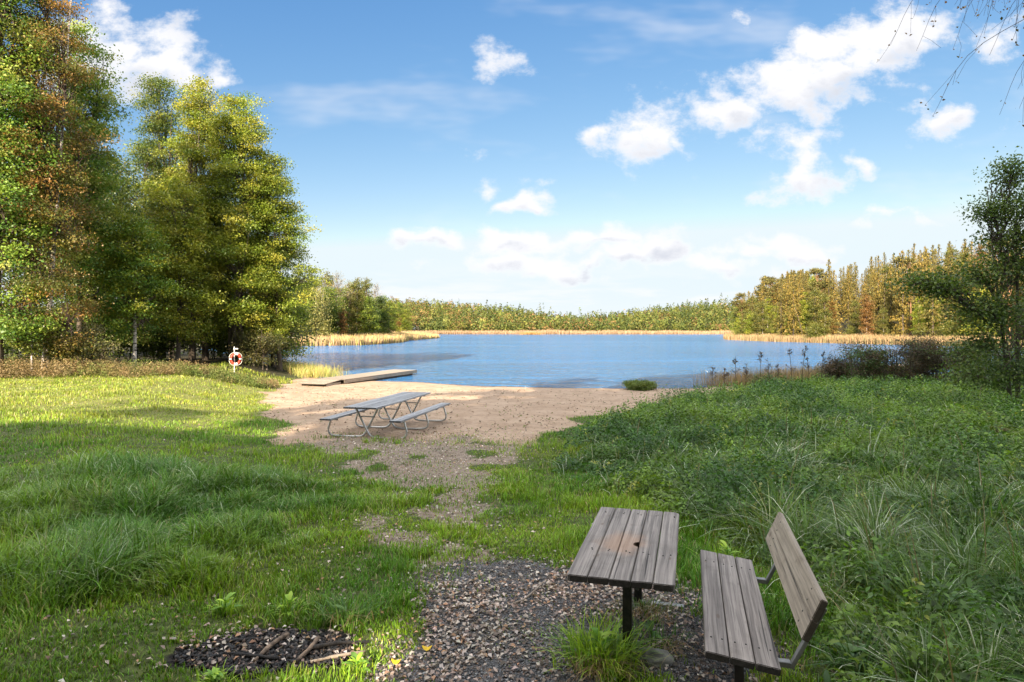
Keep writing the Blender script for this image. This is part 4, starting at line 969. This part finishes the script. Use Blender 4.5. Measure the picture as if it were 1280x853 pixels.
# ------------------------------------------------------------------ reeds
def reeds(seed, segs, n, h, w, pal, depth, bend=.35):
    rg = np.random.default_rng(seed); mb = MB(); segs = np.array(segs, float); L = np.linalg.norm(np.diff(segs, axis=0), axis=1); cu = np.concatenate([[0], np.cumsum(L)])
    s = rg.uniform(0, cu[-1], n); x = np.interp(s, cu, segs[:, 0]) + rg.uniform(-depth, depth, n); y = np.interp(s, cu, segs[:, 1]) + rg.uniform(-depth, depth, n)
    d = lake_dist(x, y); k = (d > -depth * .8) & (d < depth * 2.2); x, y, d = x[k], y[k], d[k]; n = len(x)
    z = np.maximum(hfun(x, y, d), -.05); v = fbm(x * .08, y * .08, seed, 3)
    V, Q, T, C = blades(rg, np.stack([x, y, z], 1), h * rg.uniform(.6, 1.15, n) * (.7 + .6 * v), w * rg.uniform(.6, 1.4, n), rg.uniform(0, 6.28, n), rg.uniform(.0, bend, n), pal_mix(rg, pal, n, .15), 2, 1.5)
    mb.add(V, Q, T, C); return mb
RD = [(0.272, 0.184, 0.100), (0.313, 0.218, 0.131), (0.218, 0.156, 0.084), (0.245, 0.204, 0.100)]
RP = [(0.336, 0.230, 0.153), (0.368, 0.262, 0.178), (0.264, 0.180, 0.111)]
RG_ = [(.3, .34, .08), (.45, .42, .14), (.5, .36, .18), (.35, .35, .1)]
tag(obj('reed_bed', reeds(501, [(82, 104), (83, 118), (74, 141), (67, 163), (66, 190), (72, 212)], 26000, 1.7, .10, RD, 3.0).mesh('reeds'), M['dryleaf']), 'golden reed fringe in front of the wooded point on the right', 'reeds', kind='stuff')
tag(obj('reed_bed', reeds(502, [(-42, 119), (-32, 125), (-29, 150), (-32, 180), (-29, 229), (-38, 246), (-50, 290)], 30000, 1.9, .1, RP + RG_[1:3], 4.0).mesh('reeds'), M['dryleaf']), 'tan and pinkish reeds along the left arm of the lake', 'reeds', kind='stuff')
tag(obj('reed_bed', reeds(503, [(-80, 402), (-40, 411), (0, 405), (60, 402), (130, 411), (170, 402)], 26000, 2.4, .22, RP, 5).mesh('reeds'), M['dryleaf']), 'thin pink line of reeds along the far shore', 'reeds', kind='stuff')
tag(obj('reed_bed', reeds(504, [(-18, 50), (-14.5, 45), (-12.5, 42.2), (-11.6, 41)], 5200, .95, .016, RG_, 1.4, .6).mesh('reeds'), M['grass']), 'yellow-green waterside grass and reeds left of the jetty', 'reeds', kind='stuff')
tag(obj('reed_bed', reeds(505, [(11, 34.8), (14, 36.2), (20, 40), (26, 43)], 7000, .95, .016, [(.3, .21, .11), (.24, .18, .09), (.35, .26, .14)], 1.5, .5).mesh('reeds'), M['dryleaf']), 'brown dry reeds at the water behind the right meadow', 'reeds', kind='stuff')
tag(obj('reed_islet', reeds(506, [(8, 376), (17, 377)], 1, 1, 1, RP, 1).mesh('x') if False else (lambda: (lambda mb, rg: (mb.add(*(lambda r: (r[0], r[1], r[2], r[3]))(blades(rg, np.stack([rg.normal(11.5, 2.6, 900), rg.normal(378, 1.2, 900), np.zeros(900)], 1), rg.uniform(.8, 1.9, 900), np.full(900, .2), rg.uniform(0, 6, 900), rg.uniform(0, .4, 900), pal_mix(rg, [(.4, .2, .08), (.3, .22, .08)], 900), 2, 1.5))), mb.mesh('reed_islet'))[1])(MB(), np.random.default_rng(5)))(), M['dryleaf']), 'small brown reed islet far out on the lake', 'islet')

# ------------------------------------------------------------------ far trees: prototypes
def spruce(seed, H, Rr, pal, nw=26, bare=.06, cards=4.):
    rg = np.random.default_rng(seed); mb = MB(); n = 8
    mb.tube(np.stack([np.zeros(n), np.zeros(n), np.linspace(-.3, H, n)], 1), np.linspace(.2, .02, n), 6)
    Cs = []; Ax = []
    for w in range(nw):
        t = bare + (1 - bare) * (w / nw) ** .92; z = H * t; rr = Rr * (1 - t) ** .85 * rg.uniform(.6, 1.2) + .1
        nb = 7 if t < .75 else 5
        for b in range(nb):
            a = rg.uniform(0, 6.28); q = rr * rg.uniform(.75, 1.15); m = max(2, int(q * cards))
            s = np.linspace(.12, 1, m) * q
            zz = z + .15 * s - .16 * s * s * .8
            Cs.append(np.stack([np.cos(a) * s, np.sin(a) * s, zz], 1) + rg.normal(0, .07, (m, 3)))
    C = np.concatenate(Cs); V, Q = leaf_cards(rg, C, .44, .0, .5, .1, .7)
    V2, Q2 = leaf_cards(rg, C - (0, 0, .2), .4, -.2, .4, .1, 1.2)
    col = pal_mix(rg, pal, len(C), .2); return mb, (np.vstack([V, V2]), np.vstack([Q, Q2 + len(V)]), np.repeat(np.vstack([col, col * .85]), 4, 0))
SPR = [(0.078, 0.073, 0.019), (0.121, 0.102, 0.025), (0.151, 0.118, 0.032)]
SPY = [(0.196, 0.147, 0.032), (0.151, 0.118, 0.029), (0.228, 0.159, 0.038)]
PIN = [(0.120, 0.112, 0.036), (0.144, 0.124, 0.039), (0.090, 0.093, 0.028)]
BIY = [(0.144, 0.138, 0.028), (0.115, 0.125, 0.028), (0.173, 0.150, 0.035), (0.092, 0.112, 0.025)]
BIO = [(0.187, 0.095, 0.028), (0.216, 0.116, 0.035), (0.144, 0.088, 0.025)]
GBS = [(0.122, 0.136, 0.025), (0.101, 0.116, 0.021), (0.144, 0.150, 0.032)]
protos = {}
def proto(key, name, data, bark='bark', leafmat='leaf', ):
    mb, (V, Q, C) = data
    protos[key] = (name, mb.mesh('trunk', True), mesh_np('crown', V, [Q], C), bark, leafmat)
    protos[key][1].materials.append(M[bark]); protos[key][2].materials.append(M[leafmat])
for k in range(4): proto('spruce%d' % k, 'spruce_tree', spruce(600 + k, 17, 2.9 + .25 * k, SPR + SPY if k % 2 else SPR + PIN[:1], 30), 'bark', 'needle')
def pine_data(seed):
    rg = np.random.default_rng(seed); H = 16; lb = [(rg.normal(0, 1.0), rg.normal(0, 1.0), H * rg.uniform(.45, .97), 1.15, 1.15, .55) for _ in range(13)] + [(0, 0, H * .96, 1, 1, .6)]
    return tree_data(seed, H, .2, lb, 150, 26, .4, .34, PIN, limb_n=12, wig=.012)
for k in range(3): proto('pine%d' % k, 'pine_tree', pine_data(620 + k), 'pinebark', 'needle')
for k in range(3): proto('birch%d' % k, 'birch_tree', tree_data(640 + k, 13, .12, lobes_std(641 + k, 13, 1.2, 2.3, 13), 210, 34, .42, .26, (BIY, BIO, ALD + BIY[:1])[k], limb_n=14, droop=.4), 'birch')
for k in range(2): proto('broad%d' % k, 'broadleaf_tree', tree_data(660 + k, 12, .2, lobes_std(661 + k, 12, .8, 3.6, 13), 260, 36, .6, .3, (GBS + ALD, ALD2 + ALD[:2])[k], limb_n=14), 'bark')
proto('willow', 'willow_tree', tree_data(670, 9, .2, lobes_std(671, 9, .3, 2.8, 12), 240, 36, .45, .26, [(.2, .2, .06), (.17, .18, .05), (.23, .22, .08)], limb_n=12, droop=1.2, flat=1.6), 'bark')
proto('bush', 'waterside_bush', tree_data(672, 3.4, .06, lobes_std(673, 3.6, .2, 2.3, 9), 130, 34, .4, .22, GBS + BIY[:1], limb_n=8, trunks=3), 'bark')
proto('bare', 'thin_birch', tree_data(674, 13, .1, lobes_std(675, 13, 5, 2.2, 12), 210, 7, .5, .2, [(.2, .17, .1), (.25, .2, .1)], limb_n=14, droop=.3), 'birch')
def put(key, x, y, s, rz, label, group, sz=None, zoff=0):
    name, tm, cm, bk, lf = protos[key]
    e = empty(name, (x, y, H1(x, y) - .1 + zoff), rz, label, 'tree' if key != 'bush' else 'bush', group); e.scale = (s, s, sz or s)
    obj('trunk', tm, None, e); obj('crown', cm, None, e); return e
# --- wooded point on the right
rg = np.random.default_rng(700)
GP = 'trees of the wooded point across the lake on the right'
def top_at(px):  # tree line of the point in the photograph
    return np.interp(px, [905, 915, 930, 945, 960, 980, 1000, 1020, 1036, 1050, 1080, 1110, 1145, 1170, 1200, 1280], [392, 383, 368, 358, 352, 345, 338, 338, 328, 334, 325, 316, 305, 308, 298, 285])
kinds = {'spruce': 'dark spruce', 'pine': 'orange-trunked pine', 'birch0': 'yellow birch', 'birch1': 'rust-coloured birch', 'birch2': 'green birch', 'broad0': 'round green tree', 'broad1': 'dark green tree'}
cnt = 0; done = []
tries = 0
while cnt < 235 and tries < 90000:
    tries += 1
    Yd = rg.uniform(108, 235); x = rg.uniform(62, 190)
    px = 640 + x / Yd * F
    if px > 1330 or px < 905: continue
    d = float(lake_dist(np.array([x]), np.array([Yd]))[0])
    if d < (1.2 if px < 1000 else 3.0) or d > 62: continue
    if cnt < 70 and px > 1010: continue
    mind = 2.5 if px < 1010 else (3.1 if d < 16 else 4.6)
    if any((x - a) ** 2 + (Yd - b) ** 2 < mind * mind for a, b in done): continue
    done.append((x, Yd)); z = H1(x, Yd)
    hmax = CAMZ + (412 - top_at(px)) * Yd / F - z
    front = d < 12
    if front: key = rg.choice(['birch0', 'birch1', 'birch2', 'broad0', 'spruce1', 'pine0', 'spruce0', 'birch0', 'spruce3'], p=[.19, .03, .13, .1, .14, .11, .12, .08, .1])
    else: key = rg.choice(['spruce0', 'spruce1', 'spruce2', 'spruce3', 'pine0', 'pine1', 'pine2', 'birch0', 'broad0', 'birch1'], p=[.22, .22, .2, .2, .02, .02, .03, .05, .03, .01])
    h0 = {'s': 17, 'p': 16}.get(key[0], 13 if key.startswith('birch') else 12)
    hh = min(max(hmax * (rg.uniform(.92, 1.08) if px < 1010 else rg.uniform(.74, 1.05)), 5), 23 if key[0] in 'sp' else 14.5)
    if front and key[0] in 'b': hh = min(hh, rg.uniform(7, 13))
    s = hh / h0; kd = kinds.get(key, kinds.get(key[:-1]))
    row = 'in the front row' if front else ('at the back' if d > 34 else 'in the middle')
    where = 'near its tip' if px < 960 else ('behind the dark right-edge tree' if px > 1180 else 'behind the golden reeds')
    put(key, x, Yd, s if key[0] in 'bs' else s * .95, rg.uniform(0, 6.28), '%s %s of the wooded point, %s' % (kd, row, where), GP, s)
    cnt += 1
put('spruce0', at(1036, 158), 158, 1.0, 1, 'tall pointed spruce rising above its neighbours on the wooded point', GP, (CAMZ + (412 - 322) * 158 / F - H1(at(1036, 158), 158)) / 17)
for k, (px, Yd, s) in enumerate(((1022, 148, 1.2), (1068, 146, .8), (925, 187, .8), (965, 172, .8), (1160, 126, .9), (1105, 139, .8), (1195, 122, 1.1))):
    put('bush', at(px, Yd) + 1, Yd + 3, s, k, ['rounded bright green bush at the reeds left of the leaning trunk gap', 'green bush behind the reeds in the middle of the point', 'green bush at the tip of the point', 'small green bush right of the tip', 'bright bush behind the brown shrubs', 'yellow-green bush right of the middle of the point', 'bush at the reeds behind the dark right-edge tree'][k], 'waterside bushes of the wooded point')
x = at(1003, 158); zz = H1(x, 158)
tag(obj('leaning_trunk', stick_mesh('leaning_trunk', [(x + .3, 158, zz), (x - .6, 158, zz + 4), (x - 1.7, 158.3, zz + 8.0)], .11, 8, .05, 9), M['birch']), 'bare pale trunk leaning left among the spruces of the wooded point', 'tree trunk')
# --- left arm of the lake
GA = 'trees on the left arm of the lake'
la = [(372, 130, 'birch2', 1.0, 'green birch beside the alders, at the left end of the arm'), (384, 128, 'broad0', .85, 'light green round tree left of the willow'), (396, 127, 'willow', 1.05, 'pale drooping willow at the water on the left arm'), (404, 140, 'bare', 1.0, 'thin almost bare birch above the willow'), (412, 134, 'broad1', .85, 'dark green tree right of the willow'),
      (422, 142, 'bare', 1.05, 'thin birch with a bare crown in the middle of the left arm'), (428, 134, 'birch1', .5, 'low russet tree at the reeds of the left arm'), (436, 150, 'bare', .95, 'thin leafless birch right of the middle of the arm'), (446, 150, 'birch0', 1.0, 'tall yellow-orange birch on the left arm'), (458, 158, 'birch0', 1.05, 'yellow birch right of the yellow-orange one'), (462, 150, 'broad1', .78, 'very dark green round tree on the left arm'),
      (476, 165, 'broad1', .86, 'dark green tree at the right end of the dark pair'), (487, 185, 'broad0', .85, 'olive tree at the right end of the left arm'), (470, 175, 'bare', 1.05, 'thin birch sticking out above the dark trees'), (390, 150, 'birch2', 1.15, 'tall green birch behind the willow'), (440, 170, 'broad0', 1.1, 'large olive tree behind the orange birch'), (410, 160, 'birch0', 1.15, 'yellowish birch behind the thin ones'), (365, 150, 'broad1', 1.1, 'dark tree glimpsed beside the alders'),
      (498, 245, 'birch1', .6, 'orange tree beyond the end of the left arm'), (508, 255, 'broad0', .75, 'green tree just left of the white house'), (500, 280, 'broad1', 1.0, 'dark tree behind the orange one'), (425, 150, 'broad1', .9, 'dark green tree behind the russet one'), (452, 175, 'broad1', 1.0, 'dark tree behind the yellow birch'), (378, 142, 'broad1', .95, 'dark tree behind the light green round one')]
for k, (px, Yd, key, s, lb) in enumerate(la):
    x = at(px, Yd); d = float(lake_dist(np.array([x]), np.array([float(Yd)]))[0])
    while d < 2.5 and Yd < 420:
        Yd += 6; x = at(px, Yd); d = float(lake_dist(np.array([x]), np.array([float(Yd)]))[0])
    s *= max(1, Yd / la[k][1]) ; s *= 1.1; put(key, x, Yd, s * (.85 if key == 'bare' else 1), k * 1.3, lb, GA, s)
# --- houses
def house(x, y, w, dp, h, rz, label):
    z = H1(x, y) - .2; e = empty('house', (x, y, z), rz, label, 'house')
    bm = bm_new(); bm_box(bm, -w / 2, w / 2, -dp / 2, dp / 2, 0, h, 0)
    v = [bm.verts.new(p) for p in ((-w / 2, -dp / 2 + .01, h), (w / 2, -dp / 2 + .01, h), (0, -dp / 2 + .01, h + w * .35), (-w / 2, dp / 2 - .01, h), (w / 2, dp / 2 - .01, h), (0, dp / 2 - .01, h + w * .35))]
    bm.faces.new(v[:3]); bm.faces.new(v[3:][::-1]); bm_obj('wall', bm, M['white'], e)
    bm = bm_new()
    sl = math.atan2(w * .35, w / 2); L = math.hypot(w / 2, w * .35) + .35
    for sg in (-1, 1): bm_plank(bm, 0, 0, .02, L, dp + .7, .15, Matrix.Translation((0, 0, h + w * .35 + .03)) @ Matrix.Rotation(sg * sl, 4, 'Y') @ Matrix.Translation((sg * L / 2, 0, 0)), 0)
    bm_obj('roof', bm, M['roof'], e)
    for k in (-1, 1):
        bm = bm_new(); bm_box(bm, k * w * .24 - .4, k * w * .24 + .4, -dp / 2 - .03, -dp / 2 + .02, h * .35, h * .75, 0); bm_obj('window', bm, M['glass'], e)
house(at(517, 425), 425, 5.5, 7, 3.6, R(20), 'small white gabled house among the trees on the far shore')
house(at(371.5, 150), 150, 3.2, 4, 2.3, R(-30), 'pale cabin half hidden behind the trees of the left arm')
# --- pale jetty far away
fj = empty('swimming_jetty', (at(529, 262), 262, 0), R(8), 'pale low jetty far off at the end of the left reeds', 'jetty')
bm = bm_new(); bm_box(bm, -5, 4, -1, 1, .25, .45); bm_obj('deck', bm, M['white'], fj)
for xx in (-4, -1.5, 1, 3.5):
    bm = bm_new(); bm_box(bm, xx - .1, xx + .1, -.9, -.7, -.8, .25); bm_obj('post', bm, M['jettyW'], fj)

# --- far wood as one mass
def far_wood():
    rg = np.random.default_rng(800); mb = MB(); n = 5200
    ang = rg.uniform(-.56, .5, n); y = 416 + rg.uniform(0, 1, n) ** 1.25 * 290; x = ang * y
    d = lake_dist(x, y); z = hfun(x, y, d); v = fbm(x * .02, y * .02, 801, 3); hh = (rg.uniform(7, 14, n) + 4.5 * (rg.uniform(0, 1, n) < .06)) * np.clip(.55 + (y - 414) / 90, .55, 1)
    con = rg.uniform(0, 1, n) < np.clip(.2 + (ang + .1) * 1.3, .12, .6)
    ok = (d > 5); per = 44
    k = np.repeat(np.arange(n), per); t = rg.uniform(.05, 1, n * per); a = rg.uniform(0, 6.28, n * per)
    prof = np.where(con[k], 2.9 * (1 - t) ** .7 + .2, 4.6 * np.sqrt(np.clip(np.sin(math.pi * np.clip(t * .85 + .12, 0, 1)), 0, 1))) * np.sqrt(rg.uniform(.3, 1, n * per))
    C = np.stack([x[k] + np.cos(a) * prof, y[k] + np.sin(a) * prof, z[k] + hh[k] * t * np.where(con[k], 1.15, .95)], 1)
    V, Q = leaf_cards(rg, C, np.where(con[k], 1.1, 1.35), .0, .75, .1, .2)
    pal = np.array([(.06, .085, .022), (.085, .11, .026), (.12, .13, .03), (.17, .11, .045), (.045, .065, .02), (.16, .14, .04)])
    pi = np.where(con, rg.choice([0, 1, 2, 4], n), rg.choice([1, 2, 3, 5, 0], n, p=[.3, .25, .2, .1, .15])); col = pal[pi] * rg.uniform(.55, 1.35, (n, 1))
    C3 = np.repeat(col[k] * rg.uniform(.75, 1.25, (n * per, 1)), 4, 0); kk = ok[k]
    mb.add(V, Q[kk], None, C3); return mb
tag(obj('far_wood', far_wood().mesh('far_wood'), M['needle']), 'mixed autumn woodland covering the low hills beyond the lake', 'woodland', kind='stuff')

# ------------------------------------------------------------------ trees behind the camera that shade the foreground
sd = np.array([math.sin(SUN_AZ) * math.cos(SUN_EL), math.cos(SUN_AZ) * math.cos(SUN_EL), -math.sin(SUN_EL)])
def lit(x, y):
    line = np.interp(x, [-30, -13, -9, -5.5, -5, -2.5, -1, 1, 4, 7, 9, 12], [12, 15.2, 15.0, 14.2, 17.5, 20.0, 23, 27, 32, 36, 41, 60])
    v = (fbm(x * .22 + 7, y * .12, 901, 3) - .5)
    L = sst(-.8, .8, y - line + v * 3.0)
    # soft shade islands on sand and left lawn
    blot = sst(.42, .5, fbm(x * .75 + 3, y * .5 + 1, 903, 3)) * .97
    L = L * (1 - blot * sst(16, 19, y) * (x > -30))
    spot = np.maximum(sst(.8, .45, np.hypot((x + 1.06) / 1, (y - 4.75) / 1.4)), .75 * sst(.3, .1, np.hypot((x - .7), (y - 4.4) / 1.3)))
    return np.clip(L + spot, 0, 1)
SP = [(-15, -7, 17), (-10.5, -5.5, 19), (-6, -7.5, 21), (-2, -5.5, 22), (2.5, -7, 23), (7, -5.5, 23), (-13, -13, 20), (-8, -14, 22), (-3, -13, 24), (2, -13.5, 25), (7, -13, 25), (12, -9, 23), (-19, -11, 15), (-12.5, -9.5, 24), (-8.5, -10.5, 25), (-4.5, -9.8, 26), (-.5, -9.6, 26), (3.8, -10, 26), (8.5, -17, 28)]
def mkcut(ox, oy, oz, rg):
    def cut(C, fine=False):
        P = C + np.array([ox, oy, oz]); t = (P[:, 2] - .7) / -sd[2]; g = P + sd * t[:, None]
        return rg.uniform(0, 1, len(P)) < lit(g[:, 0], g[:, 1]) * (.99 if fine else .7)
    return cut
for k, (x, y, Hh) in enumerate(SP):
    z = H1(x, y); rgc = np.random.default_rng(950 + k)
    d = tree_data(920 + k, Hh, .28, lobes_std(930 + k, Hh, 1.6, 4.6, 18, .25), 470, 44, .62, .33, ALD2 + ALD[:2], limb_n=16, cut=mkcut(x, y, z, rgc), shell=.6)
    tree_obj('shade_tree', d, (x, y, z), 'tall leafy tree standing behind the viewer, shading the lawn, the %s one' % (['third', 'fourth', 'fifth', 'sixth', 'eighth', 'tenth', 'first rear', 'second rear', 'third rear', 'fourth rear', 'fifth rear', 'last', 'leftmost', 'first middle', 'second middle', 'third middle', 'fourth middle', 'fifth middle', 'hindmost'][k]), 'tree', 'trees behind the viewer')

# ------------------------------------------------------------------ world: sky with clouds
w = D.worlds.new('World'); scn.world = w; w.use_nodes = True; w.cycles.sampling_method = 'NONE'; nt = w.node_tree; nt.nodes.clear(); k = N(nt)
sky = k.n('ShaderNodeTexSky'); sky.sky_type = 'NISHITA'; sky.sun_disc = False; sky.sun_elevation = SUN_EL
sky.sun_rotation = SUN_AZ + math.pi; sky.air_density = .85; sky.dust_density = .0; sky.ozone_density = 1.1; sky.altitude = 100
SKYREF = 1.0
dirv = k.n('ShaderNodeTexCoord').outputs['Generated']; sp = k.n('ShaderNodeSeparateXYZ', i_0=dirv)
ay = k.math('MAXIMUM', k.math('ABSOLUTE', sp.outputs[1]), .02)
u = k.math('DIVIDE', sp.outputs[0], ay); v = k.math('DIVIDE', sp.outputs[2], ay)
uv = k.n('ShaderNodeCombineXYZ', i_0=u, i_1=v, i_2=0.).outputs[0]
blobs = [(135, 75, 100, 66, 1.1), (210, 90, 70, 36, 1.05), (285, 94, 44, 24, .6), (636, 72, 62, 56, .22), (815, 170, 78, 50, 1), (742, 166, 42, 25, .85), (853, 188, 40, 30, .9),
 (920, 142, 56, 24, 1), (985, 110, 80, 38, 1.1), (1065, 68, 110, 54, 1.15), (1030, 92, 80, 34, 1.1), (1130, 42, 54, 48, 1.0), (930, 18, 44, 28, .55), (992, 208, 60, 44, 1.05), (1165, 160, 44, 24, .85), (1088, 207, 36, 18, .85), (1240, 50, 60, 26, .7),
 (645, 259, 28, 13, .95), (530, 301, 50, 18, 1.05), (618, 222, 56, 50, .45), (650, 306, 76, 20, 1.05), (725, 300, 66, 18, 1.05), (780, 300, 50, 20, 1.1), (822, 316, 58, 29, 1.15), (690, 330, 130, 20, 1.0), (765, 328, 70, 20, 1.1),
 (1000, 311, 56, 22, 1.05), (915, 342, 56, 18, 1.0), (1105, 272, 76, 18, .7), (940, 320, 32, 18, .9),
 (-200, 120, 150, 60, 1), (1500, 140, 180, 70, 1)]
def n2d(sc_, st, det, rough=.6, off=(0, 0, 0)):
    t = k.n('ShaderNodeTexNoise', noise_dimensions='2D'); t.inputs['Scale'].default_value = sc_; t.inputs['Detail'].default_value = det; t.inputs['Roughness'].default_value = rough
    nt.links.new(k.vmath('ADD', k.vmath('MULTIPLY', uv, (1, st, 1)), off), t.inputs['Vector']); return t
nw = n2d(8., 1.3, 2)
n1 = n2d(9., 1.5, 8, .66, (3, 5, 0))
# warp the coordinates a little so that no outline is an ellipse
wc = k.vmath('MULTIPLY', k.vmath('SUBTRACT', nw.outputs['Color'], (.5, .5, .5)), (.15, .09, 0))
uvw = k.vmath('ADD', uv, wc)
tot = None; shd = None
for (bx, by, rx, ry, s) in blobs:
    c = ((bx - 640) / F, (412 - by) / F, 0); q = k.vmath('MULTIPLY', k.vmath('SUBTRACT', uvw, c), (F / rx, F / ry, 0)); dd = k.math('SUBTRACT', 1., k.vmath('LENGTH', q))
    dd = k.math('ADD', dd, s - 1.) if s < 1 else dd
    tot = dd if tot is None else k.math('MAXIMUM', tot, dd)
    wgt = k.math('MAXIMUM', dd, 0.); sv = k.math('MULTIPLY', wgt, k.n('ShaderNodeSeparateXYZ', i_0=q).outputs[1])
    shd = sv if shd is None else k.math('ADD', shd, sv)
dens = k.math('ADD', tot, k.math('MULTIPLY', k.math('SUBTRACT', n1.outputs['Fac'], .5), 2.7))
alpha = k.sstep(dens, -.16, .7)
# thin high veil and bands of cloud low over the horizon
veil = k.math('MULTIPLY', k.sstep(n2d(2.4, 3.2, 4, .62, (1, 2, 0)).outputs['Fac'], .5, .85), .4)
lown = n2d(3.8, 7., 4, .62, (7, 1, 0)).outputs['Fac']
low = k.math('MULTIPLY', k.math('MULTIPLY', k.sstep(v, .12, .02), k.sstep(lown, .4, .62)), .9)
lowg = k.math('MULTIPLY', k.sstep(v, .08, .0), .35)
alpha = k.math('MAXIMUM', k.math('MAXIMUM', alpha, veil), k.math('MAXIMUM', low, lowg))
g = k.math('SUBTRACT', k.math('MULTIPLY', k.sstep(k.math('SUBTRACT', k.math('MULTIPLY', k.math('SUBTRACT', n1.outputs['Fac'], .5), 1.1), k.math('MULTIPLY', shd, .9)), .02, .5), 1.), 0.)
CW = 4.4
ccol = k.mix(k.math('MULTIPLY', g, k.sstep(dens, .1, .6)), c4((CW, CW * 1.0, CW * 1.03)), c4((CW * .72, CW * .75, CW * .83)))
# unseen bright cloud field, added overhead and behind the viewer as fill light
hi = k.math('MULTIPLY', k.sstep(v, .62, 1.0), k.sstep(k.noise(dirv, 2.2, 2, .6), .34, .52))
ccol = k.mix(hi, ccol, c4((13.5, 13.4, 13.2)))
alpha = k.math('MAXIMUM', alpha, hi)
skyc = k.mix(1., sky.outputs[0], c4((.82, .87, .95)), 'MULTIPLY')
K_ = .06 * 2 ** 1.95; cs_ = k.n('ShaderNodeSeparateColor'); nt.links.new(skyc, cs_.inputs[0])
def curve(ch, d0, o0, g, top): return k.math('MINIMUM', k.math('MULTIPLY', k.math('POWER', k.math('MAXIMUM', k.math('MULTIPLY', cs_.outputs[ch], K_ / d0), .001), g), o0 / K_), top / K_)
skyc = k.n('ShaderNodeCombineColor', i_0=curve(0, .58, .53, 1.3, .84), i_1=curve(1, .97, .80, .88, .95), i_2=curve(2, 1.3, .95, .5, 1.0)).outputs[0]
fin = k.mix(alpha, skyc, ccol)
bg = k.n('ShaderNodeBackground', i_Strength=.06); nt.links.new(fin, bg.inputs[0]); o = k.n('ShaderNodeOutputWorld'); nt.links.new(bg.outputs[0], o.inputs[0])

# ------------------------------------------------------------------ sun, camera, colour
sl = D.lights.new('sun', 'SUN'); sl.energy = 5.0; sl.angle = R(.53); sl.color = (1.0, .84, .64)
so = D.objects.new('sun', sl); COL.objects.link(so); so.rotation_euler = Vector(sd).to_track_quat('-Z', 'Y').to_euler(); so.location = (-20, -40, 40)
cam = D.cameras.new('camera'); co = D.objects.new('camera', cam); COL.objects.link(co); scn.camera = co
cam.sensor_width = 36; cam.lens = 36 * F / 1280; cam.shift_y = -14.5 / 1280; cam.clip_start = .05; cam.clip_end = 5000
co.location = (0, 0, CAMZ); co.rotation_euler = (R(90), 0, 0)
vs = scn.view_settings; vs.view_transform = 'Standard'; vs.look = 'None'; vs.gamma = 1; vs.use_curve_mapping = False; vs.exposure = 1.95
scn.cycles.max_bounces = 5; scn.cycles.diffuse_bounces = 2; scn.cycles.glossy_bounces = 2; scn.cycles.transmission_bounces = 3
scn.cycles.use_adaptive_sampling = True; scn.cycles.use_denoising = True
